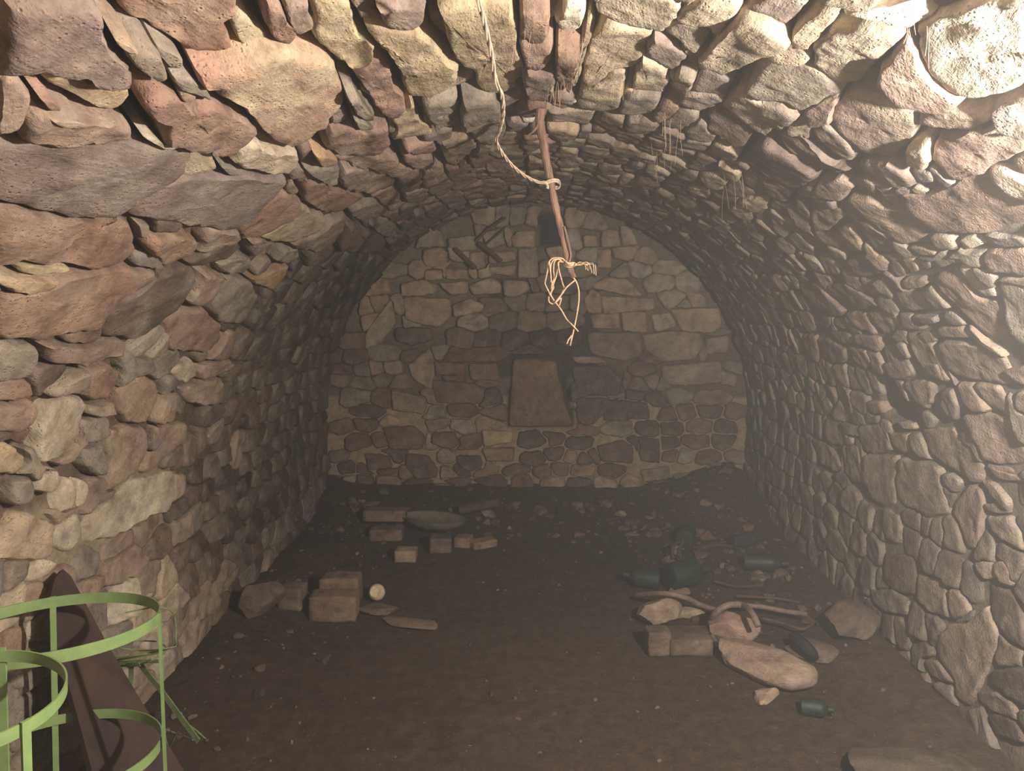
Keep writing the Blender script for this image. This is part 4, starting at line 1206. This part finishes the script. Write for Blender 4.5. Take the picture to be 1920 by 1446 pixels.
x, y = fl(770, 1172); rock('rock_fragment', 'long flat dark stone right of the reddish block, farthest towards the open floor', 'rock', x, y, (.36, .12, .04), 'k', 86, -0.35, sub=3)
x, y = fl(759, 1056); block('brick', 'orange-brown brick end facing out at the far left rubble', 'brick', x, y + .05, (.135, .11, .075), 't', 87, 0.02)
x, y = fl(722, 1015); block('brick', 'reddish brick lying behind the orange-brown brick', 'brick', x, y + .05, (.22, .11, .08), 'k', 88, 0.05)
x, y = fl(722, 995); block('brick', 'long dark brick on top of the far left rubble', 'brick', x, y + .02, (.30, .12, .08), 'k', 89, 0.0, z=floor_h(x, y) + .06)
x, y = fl(825, 1040); block('cut_block', 'small dark cube at the far rubble under the stone trough', 'block', x, y + .05, (.14, .12, .10), 'd', 90, 0.1)
x, y = fl(868, 1030); block('brick', 'pale reddish brick piece right of the dark cube', 'brick', x, y + .05, (.11, .10, .07), 'r', 91, -0.2)
x, y = fl(905, 1030); block('brick', 'flat broken brick lying aslant, rightmost of the far rubble bricks', 'brick', x, y + .03, (.17, .10, .05), 'r', 92, 0.5)

_rr = random.Random(3)
ORD = ['leftmost', 'second from the left', 'third from the left', 'fourth from the left', 'fifth from the left', 'sixth from the left', 'seventh from the left', 'eighth from the left', 'ninth from the left', 'rightmost']
for n_, xr, yr, wh, gr in ((10, (-1.25, 1.2), (4.75, 5.3), 'rubble lump on the bank by the end wall', 'rubble stones by the end wall'),
                           (6, (.75, 1.3), (3.6, 4.6), 'rubble lump near the foot of the right wall', 'rubble stones at the foot of the right wall')):
    spots = []
    while len(spots) < n_:
        rx, ry = _rr.uniform(*xr), _rr.uniform(*yr)
        if -1.1 < rx < -.15 and ry < 5.05: continue
        if any(math.hypot(rx - p[0], ry - p[1]) < .17 for p in spots): continue
        spots.append((rx, ry))
    spots.sort(key=lambda p: proj((p[0], p[1], 0.05))[0])
    for k, (rx, ry) in enumerate(spots):
        sz_ = _rr.uniform(.07, .15)
        rock('rubble_stone', (ORD[k] if k < n_ - 1 else ORD[-1]) + ' brown ' + wh, 'rubble', rx, ry, (sz_, sz_ * _rr.uniform(.6, .9), sz_ * _rr.uniform(.4, .7)),
             _rr.choice('kdkn'), 300 + k + n_ * 20, _rr.uniform(0, 3), group=gr, sub=3, sink=.3)

# pale bulb-like shell on the floor
M_SHELL = simple_mat('pale_shell', (.72, .60, .42), (.50, .38, .24), 0.6, 60, 0.3)
x, y = fl(705, 1132)
def lathe(prof, seg=24, loc=(0, 0, 0), M=None):
    V = []; F = []
    for r_, z_ in prof:
        for k in range(seg):
            a = 2 * math.pi * k / seg; V.append((r_ * math.cos(a), r_ * math.sin(a), z_))
    for i in range(len(prof) - 1):
        for k in range(seg):
            k2 = (k + 1) % seg
            F.append((i * seg + k, i * seg + k2, (i + 1) * seg + k2, (i + 1) * seg + k))
    F.append(tuple(range(seg))[::-1]); F.append(tuple((len(prof) - 1) * seg + k for k in range(seg)))
    V = np.array(V)
    if M is not None: V = V @ np.array(M).T
    return V + np.array(loc), F
Mx = Matrix.Rotation(math.radians(60), 3, 'X') @ Matrix.Identity(3)
z0 = floor_h(x, y)
g_ = lathe([(.012, -.045), (.030, -.035), (.043, -.012), (.045, .008), (.038, .028), (.030, .036), (.026, .034), (.020, .030), (.006, .028)], 24, (x, y + .03, z0 + .055), Mx)
o = put('broken_jar', g_, M_SHELL, origin=(x, y + .03, z0)); tag(o, 'small round pale cup lying on the floor beside the reddish block', 'cup')

# trough and log at the end wall
M_DARKWOOD = simple_mat('dark_damp_wood', (.10, .07, .05), (.05, .035, .028), 0.8, 25, 0.7, 0, (.3, 1, 1), 0.008)
y_ = 4.85
gp = []
prof = []
V = []; F = []
nx, nt_ = 22, 11
for i in range(nx + 1):
    t = i / nx
    cxp = at_y(762 + 118 * t, 975 + 10 * t, y_)
    w = 0.105 * (math.sin(math.pi * min(1, max(0, t * 1.05 + .02)))**0.45) + 0.004
    for j in range(nt_ + 1):
        a = math.pi + math.pi * j / nt_
        V.append((cxp.x, cxp.y + w * 1.3 * math.cos(a), cxp.z + 0.04 + w * .85 * math.sin(a)))
n0 = len(V)
for i in range(nx + 1):
    for j in range(nt_ + 1):
        v = V[i * (nt_ + 1) + j]; cz = V[i * (nt_ + 1)][2]
        V.append((v[0], y_ + (v[1] - y_) * .8, cz + (v[2] - cz) * .75))
for b0, fl_ in ((0, 1), (n0, 0)):
    for i in range(nx):
        for j in range(nt_):
            a = b0 + i * (nt_ + 1) + j
            q = (a, a + nt_ + 1, a + nt_ + 2, a + 1)
            F.append(q if fl_ else q[::-1])
for i in range(nx):
    for j in (0, nt_):
        a = i * (nt_ + 1) + j; F.append((a, a + nt_ + 1, n0 + a + nt_ + 1, n0 + a))
M_TROUGH = simple_mat('dull_green_grey_metal', (.17, .15, .12), (.09, .08, .06), 0.7, 18, 0.5)
V = np.array(V)
o = put('trough', (V, F), M_TROUGH, origin=V.mean(0)); tag(o, 'dark pointed shallow trough lying on the rubble at the end wall', 'trough')
q = [at_y(862, 957, 5.0), at_y(895, 949, 5.0), at_y(918, 945, 5.0), at_y(937, 943, 5.0)]
o = put('log', tube_geo(smooth_path(q, 4), 0.036, 12), M_DARKWOOD, origin=q[0]); tag(o, 'short dark log lying against the end wall above the trough', 'log')

# hoses and cables on the right
M_HOSE = simple_mat('old_grey_hose', (.25, .18, .155), (.15, .11, .095), 0.6, 40, 0.2)
def hose(name, label, cat, q, r_, mat, closed=False, seg=9):
    g = tube_geo(smooth_path(q, 8, closed), r_, seg, closed)
    o = put(name, g, mat, origin=q[0]); return tag(o, label, cat)
def fz(px, py, z): q = on_floor(px, py, z); return (q.x, q.y, max(z, floor_h(q.x, q.y) + .01))
hose('garden_hose', 'grey-brown hose running over the pale rocks and arching round the pinkish rock', 'hose',
     [fz(1195, 1116, .08), fz(1245, 1113, .16), fz(1285, 1121, .15), fz(1310, 1133, .10), fz(1345, 1145, .10)], .013, M_HOSE)
hose('garden_hose', 'thick hose arch over the pinkish rock, ends near the rock top', 'hose',
     [fz(1330, 1172, .07), fz(1340, 1152, .16), fz(1362, 1136, .21), fz(1392, 1135, .20), fz(1410, 1150, .22), fz(1422, 1175, .18)], .015, M_HOSE)
hose('garden_hose', 'hose running away right from the arch along the dark scrap', 'hose',
     [fz(1362, 1134, .12), fz(1420, 1137, .12), fz(1470, 1146, .12), fz(1512, 1152, .14)], .012, M_HOSE)
hose('garden_hose', 'short lower hose end left of the largest rock', 'hose',
     [fz(1362, 1215, .08), fz(1345, 1208, .06), fz(1335, 1195, .05)], .014, M_HOSE)
M_CAB = simple_mat('black_cable', (.07, .055, .05), None, 0.6, 40, 0.2)
x, y = fl(1160, 1040)
hose('cable_loop', 'dark thin hoop standing at the foot of the end wall right of centre', 'hoop',
     [tuple(at_y(1113, 1040, 4.9)), tuple(at_y(1116, 1005, 4.95)), tuple(at_y(1132, 982, 5.0)), tuple(at_y(1160, 972, 5.05)), tuple(at_y(1200, 978, 5.1)), tuple(at_y(1240, 1000, 5.1))], .012, M_CAB)
hose('cable_loop', 'dark loop of cable right of centre by the green bottles', 'hoop',
     [fz(1262, 1048, .10), fz(1262, 1025, .16), fz(1280, 1015, .2), fz(1272, 1040, .14), fz(1292, 1062, .10), fz(1310, 1080, .06)], .010, M_CAB)
for i, (lab, q) in enumerate([('thin dry stick lying highest of the scrap right of the bottles', [(1300, 1028), (1360, 1018), (1395, 1005)]),
                           ('dark stick bowed over the scrap at the foot of the right wall', [(1300, 1035), (1350, 1026), (1400, 1035)]),
                           ('dark branch low in the scrap behind the hose', [(1340, 1090), (1380, 1100), (1430, 1098)]),
                           ('long dark branch behind the hose arch', [(1380, 1118), (1450, 1122), (1500, 1130)]),
                           ('crooked twig right of the hose arch', [(1430, 1160), (1470, 1170), (1505, 1180), (1525, 1168)])]):
    hose('stick', lab, 'stick', [fz(a, b_, .10) for a, b_ in q], .008, M_DARKWOOD, seg=7)

# bottles
def glass(name, c):
    m, nt, b = node_mat(name, 0.12)
    b.inputs['Base Color'].default_value = (*c, 1); b.inputs['Specular IOR Level'].default_value = 0.5
    tc = N(nt, 'ShaderNodeTexCoord'); n = N(nt, 'ShaderNodeTexNoise', Scale=35.0, Detail=4.0); nt.links.new(tc.outputs['Object'], n.inputs['Vector'])
    nt.links.new(ramp(nt, n.outputs[0], [(0.4, c), (0.7, (c[0] * 1.6 + .008, c[1] * 1.3 + .006, c[2] * 1.3 + .006))]), b.inputs['Base Color'])
    r_ = N(nt, 'ShaderNodeMapRange'); r_.inputs[3].default_value = 0.35; r_.inputs[4].default_value = 0.85
    nt.links.new(n.outputs[0], r_.inputs[0]); nt.links.new(r_.outputs[0], b.inputs['Roughness'])
    return m
M_GREEN = glass('dusty_green_glass', (.007, .020, .015)); M_BLACKG = glass('dark_glass', (.015, .018, .018))
def bottle(label, x, y, rz, r_, l_, mat, group='dark green bottles among the scrap', tilt=86):
    prof = [(r_ * .7, -l_ * .5), (r_, -l_ * .48), (r_, l_ * .12), (r_ * .92, l_ * .18), (r_ * .6, l_ * .27), (r_ * .34, l_ * .34), (r_ * .32, l_ * .46), (r_ * .40, l_ * .465), (r_ * .40, l_ * .5), (r_ * .26, l_ * .5)]
    Mx = Matrix.Rotation(rz, 3, 'Z') @ Matrix.Rotation(math.radians(tilt), 3, 'Y')
    z = floor_h(x, y)
    o = put('bottle', lathe(prof, 20, (x, y, z + r_ * 1.0), Mx), mat, origin=(x, y, z))
    return tag(o, label, 'bottle', group)
x, y = fl(1228, 1112); bottle('squat dark green bottle lying just behind the pale rounded rock', x - .07, y + .03, 2.9, .055, .20, M_GREEN)
x, y = fl(1292, 1122); bottle('largest dark green glass jug lying among the hoses', x, y + .05, .4, .075, .25, M_GREEN)
x, y = fl(1537, 1350); bottle('dark green bottle lying alone on the open floor at the lower right', x, y + .03, -.35, .034, .12, M_GREEN)
x, y = fl(1400, 1055); bottle('dark bottle lying in the scrap by the foot of the right wall', x, y, .2, .045, .22, M_BLACKG)
x, y = fl(1290, 1042); bottle('small dark green bottle farthest back beside the cable loop', x, y + .05, 1.2, .055, .20, M_GREEN)
x, y = fl(1440, 1110); bottle('dark green bottle half hidden behind the long branch', x, y + .05, -.3, .05, .24, M_GREEN)

# black tyre scrap / boot
M_RUB = simple_mat('black_rubber', (.025, .02, .02), None, 0.7, 30, 0.3)
x, y = fl(1508, 1232)
q = [fz(1480, 1192, .10), fz(1492, 1198, .11), fz(1507, 1210, .11), fz(1522, 1224, .09), fz(1532, 1238, .06)]
g = tube_geo(smooth_path(q, 5), [0.004 + .026 * math.sin(math.pi * i / 20)**.7 for i in range(21)], 10)
o = put('rubber_strip', g, M_RUB, origin=q[0]); tag(o, 'black curled rubber strip right of the largest pale rock', 'rubber scrap')

# fallen pebbles and crumbs over the floor
gs_V = []; gs_F = []; C = []; n = 0
rr_ = random.Random(77)
def scatter(cnt, xr, yr, smin, smax):
    global n
    for k in range(cnt):
        x = rr_.uniform(*xr); y = rr_.uniform(*yr); s = smin * (smax / smin)**(rr_.random()**2.2)
        V, F = ICO[1]; V = V.copy()
        V *= np.array([rr_.uniform(.6, 1.3), rr_.uniform(.6, 1.3), rr_.uniform(.35, .8)]) * s
        V += (nrg.rand(*V.shape) - .5) * s * .5
        a = rr_.uniform(0, 6.28); ca, sa = math.cos(a), math.sin(a)
        V = V @ np.array([[ca, -sa, 0], [sa, ca, 0], [0, 0, 1]])
        V += np.array([x, y, floor_h(x, y) + s * .25])
        gs_V.append(V); C.append(np.tile(np.array(PAL[rr_.choice('kddknk')][0]) * rr_.uniform(.5, 1.0), (len(V), 1)))
        gs_F.extend([tuple(i + n for i in t) for t in F]); n += len(V)
scatter(700, (-1.5, 1.5), (1.3, 5.4), .003, .014)
scatter(380, (-1.5, 1.5), (4.6, 5.45), .006, .05)
scatter(180, (0.6, 1.5), (3.2, 4.9), .008, .045)
scatter(150, (-1.55, -0.9), (2.0, 5.2), .006, .03)
VV = np.vstack(gs_V)
me = new_mesh('pebbles', VV, gs_F, M_STONE, np.vstack(C), VV, False)
link('pebbles', me, floor, kind='stuff')

# ---- green plant stands at the lower left
M_PAINT = simple_mat('chipped_green_paint', (.26, .36, .14), (.19, .29, .11), 0.5, 20, 0.15)
M_PAINT2 = simple_mat('dull_green_wire', (.20, .27, .11), (.12, .16, .07), 0.6, 30, 0.15)
def ring(c, r_, hw=.013, ht=.0018):
    q = [(c[0] + r_ * math.cos(2 * math.pi * k / 64), c[1] + r_ * math.sin(2 * math.pi * k / 64), c[2]) for k in range(64)]
    return tube_geo(q, 0, closed=True, flat=(hw, ht, (0, 0, 1)))
def fit_ring(pxr, pyr, r_, z):
    """centre of a level ring of radius r_ whose rightmost edge shows at the pixel"""
    q = on_floor(pxr, pyr, z)
    d = np.array([q.x - CAM[0], q.y - CAM[1]]); dist = np.linalg.norm(d); d /= dist
    nrm = np.array([-d[1], d[0]])            # to the left
    c = np.array([q.x, q.y]) + nrm * r_
    return (c[0], c[1], z)
def leg_at(c, r_, px, front, ztop, zbot=0.0, px2=None, py2=None, w=.008):
    """vertical bar on the ring, on the near or far side at that pixel column"""
    best = None
    for k in range(720):
        a = 2 * math.pi * k / 720
        p = (c[0] + r_ * math.cos(a), c[1] + r_ * math.sin(a), ztop)
        u_, v_, dz = proj(p)
        isf = (p[0] - c[0]) * (CAM[0] - c[0]) + (p[1] - c[1]) * (CAM[1] - c[1]) > 0
        if isf == front and (best is None or abs(u_ - px) < best[0]): best = (abs(u_ - px), p, a)
    _, p, a = best
    k = 1.05
    b_ = (c[0] + (p[0] - c[0]) * k, c[1] + (p[1] - c[1]) * k, zbot)
    return tube_geo([p, ((p[0] + b_[0]) / 2, (p[1] + b_[1]) / 2, (ztop + zbot) / 2), b_], 0, flat=(w, .003, (math.sin(a), -math.cos(a), 0)))
def ring3(c, n_, r_, hw=.013, ht=.0018):
    n_ = np.array(n_, float); n_ /= np.linalg.norm(n_)
    u_ = np.cross([0, 1, 0], n_); u_ /= np.linalg.norm(u_); v_ = np.cross(n_, u_)
    return [np.array(c) + r_ * (math.cos(2 * math.pi * k / 72) * u_ + math.sin(2 * math.pi * k / 72) * v_) for k in range(72)], n_
def stand(label, c, nrm, r_, h_, hw, legs):
    q, n_ = ring3(c, nrm, r_); c = np.array(c)
    root = thing('plant_stand', label, 'plant stand', (c[0], c[1], 0))
    part('ring', tube_geo(q, 0, closed=True, flat=(hw, .0018, n_)), M_PAINT, root)
    part('ring', tube_geo([p - n_ * h_ for p in q], 0, closed=True, flat=(hw * .9, .0018, n_)), M_PAINT, root)
    for px_, fr in legs:
        best = None
        for p in q:
            isf = (p - c)[:2] @ (CAM - c)[:2] > 0
            d_ = abs(proj(p)[0] - px_)
            if isf == fr and (best is None or d_ < best[0]): best = (d_, p)
        p = best[1]; o_ = (p - c) / r_
        L_ = p[2] / n_[2] - 0.01
        top = p + o_ * .004 + n_ * .016
        bot = p - n_ * L_ + o_ * .02
        tg = np.cross(n_, o_)
        V = []
        for e_ in (top, bot):
            for a_, b_ in ((-.008, -.003), (.008, -.003), (.008, .003), (-.008, .003)): V.append(e_ + tg * a_ + o_ * b_)
        F = [(k, (k + 1) % 4, 4 + (k + 1) % 4, 4 + k) for k in range(4)] + [(3, 2, 1, 0), (4, 5, 6, 7)]
        part('leg', (V, F), M_PAINT, root, smooth=False)
stand('light green metal plant stand with two wide flat-strip rings, the taller and farther one'.replace('the taller and farther', 'the farther'), (-1.3136, 1.8192, .7854), (-.010, .114, 1), .25, .352, .0155, ((105, False), (294, True), (-120, True)))
kC = .165 / .2
cC = CAM + (np.array([-1.3135, 1.4892, .7675]) - CAM) * kC
stand('light green metal plant stand with a narrower ring, nearest the lower left corner', tuple(cC), (.080, -.009, 1), .165, .42, .0125, ((45, True), (3, False), (-170, True)))

# bent wire rack behind
wr = thing('wire_rack', 'crumpled dull green wire rack with crossed strap legs, behind the plant stands', 'rack', at_y(290, 1230, 2.3))
def wz(q, r_=.0024, y=2.2):
    return tube_geo(smooth_path([at_y(a, b_, y + .03 * math.sin(i * 2.1)) for i, (a, b_) in enumerate(q)], 5), r_, 6)
for q in ([(235, 1149), (270, 1142), (295, 1138), (320, 1146), (328, 1160), (330, 1200), (325, 1212), (300, 1221), (250, 1230), (216, 1238)],
          [(225, 1215), (260, 1220), (300, 1218), (330, 1212)], [(240, 1203), (270, 1202), (295, 1203)],
          [(225, 1253), (250, 1250), (280, 1240), (305, 1228), (312, 1215), (300, 1205)],
          [(308, 1368), (318, 1400), (345, 1358), (385, 1385)], [(310, 1368), (340, 1378), (362, 1388)]):
    part('wire', wz(q), M_PAINT2, wr)
def sz(q, w, y=2.25): return tube_geo([at_y(a, b_, y) for a, b_ in q], 0, flat=(w, .002, (.2, -1, .2)))
def strap(q, w, y0, y1):
    n_ = len(q); pts_ = [np.array(at_y(a, b_, y0 + (y1 - y0) * i / (n_ - 1))) for i, (a, b_) in enumerate(q)]
    V = []; F = []
    for i, p in enumerate(pts_):
        t = pts_[min(i + 1, n_ - 1)] - pts_[max(i - 1, 0)]; t /= np.linalg.norm(t)
        s_ = np.cross(t, np.array([0, 1., 0])); s_ /= np.linalg.norm(s_); f_ = np.cross(s_, t)
        for a, b_ in ((-w, -.002), (w, -.002), (w, .002), (-w, .002)): V.append(p + s_ * a + f_ * b_)
    for i in range(n_ - 1):
        for k in range(4): F.append((i * 4 + k, i * 4 + (k + 1) % 4, i * 4 + 4 + (k + 1) % 4, i * 4 + 4 + k))
    F.append((3, 2, 1, 0)); F.append(tuple((n_ - 1) * 4 + k for k in range(4)))
    return V, F
part('strap', strap([(215, 1237), (260, 1230), (300, 1222)], .006, 2.2, 2.2), M_PAINT2, wr)
part('strap', strap([(216, 1244), (262, 1241), (298, 1240)], .006, 2.22, 2.2), M_PAINT2, wr)
part('strap', strap([(226, 1250), (230, 1247), (262, 1246)], .006, 2.24, 2.2), M_PAINT2, wr)
part('leg', strap([(246, 1250), (246, 1270), (242, 1292)], .008, 2.25, 2.25), M_PAINT2, wr)
part('leg', strap([(262, 1245), (300, 1292), (335, 1340), (372, 1390)], .009, 2.25, 2.1), M_PAINT2, wr)

# leaning dark boards behind the plant stands
M_BOARD = simple_mat('dark_rusty_board', (.075, .042, .033), (.035, .024, .022), 0.7, 9, 0.9, 0, (1, 1, .3), 0.006)
def plank(name, label, cat, corners, th):
    """flat piece through world points; gets real thickness along its normal"""
    Q = [np.array(c) for c in corners]
    nn = np.cross(Q[1] - Q[0], Q[2] - Q[0]); nn /= np.linalg.norm(nn)
    K = len(Q)
    V = Q + [q + nn * th for q in Q]
    F = [tuple(range(K))[::-1], tuple(K + k for k in range(K))] + [(k, (k + 1) % K, K + (k + 1) % K, K + k) for k in range(K)]
    o = put(name, (V, F), M_BOARD, origin=np.mean(Q, 0), smooth=False); return tag(o, label, cat)
def wall_pt(px, py, off):
    u, v = hit_vault(px, py); p, nr = P(u, v); return p + nr * off
def plane_pts(a, b, c, qs):
    """rays through the pixels met with the plane a-b-c"""
    a, b, c = map(np.array, (a, b, c)); nn = np.cross(b - a, c - a)
    out = []
    for px, py in qs:
        d = ray(px, py); t = nn @ (a - CAM) / (nn @ d); out.append(CAM + d * t)
    return out
a = wall_pt(118, 1072, 0.09); b_ = np.array([-1.12, 1.9, 0.0]); c_ = np.array([-1.28, 1.2, 0.0])
q = plane_pts(a, b_, c_, [(118, 1067), (133, 1080), (152, 1115), (200, 1205), (262, 1310), (330, 1420), (362, 1475), (180, 1475), (150, 1360), (120, 1255), (92, 1160), (94, 1120), (103, 1085)])
plank('leaning_board', 'dark brown pointed board leaning on the left wall behind the plant stands', 'board', q, .02)
q0 = on_floor(352, 1430, .03)
plank('leaning_board', 'low dark board edge lying on the floor right of the plant stands', 'board',
      [fz(312, 1385, .10), fz(375, 1405, .10), fz(372, 1500, .10), fz(300, 1500, .10)], .02)
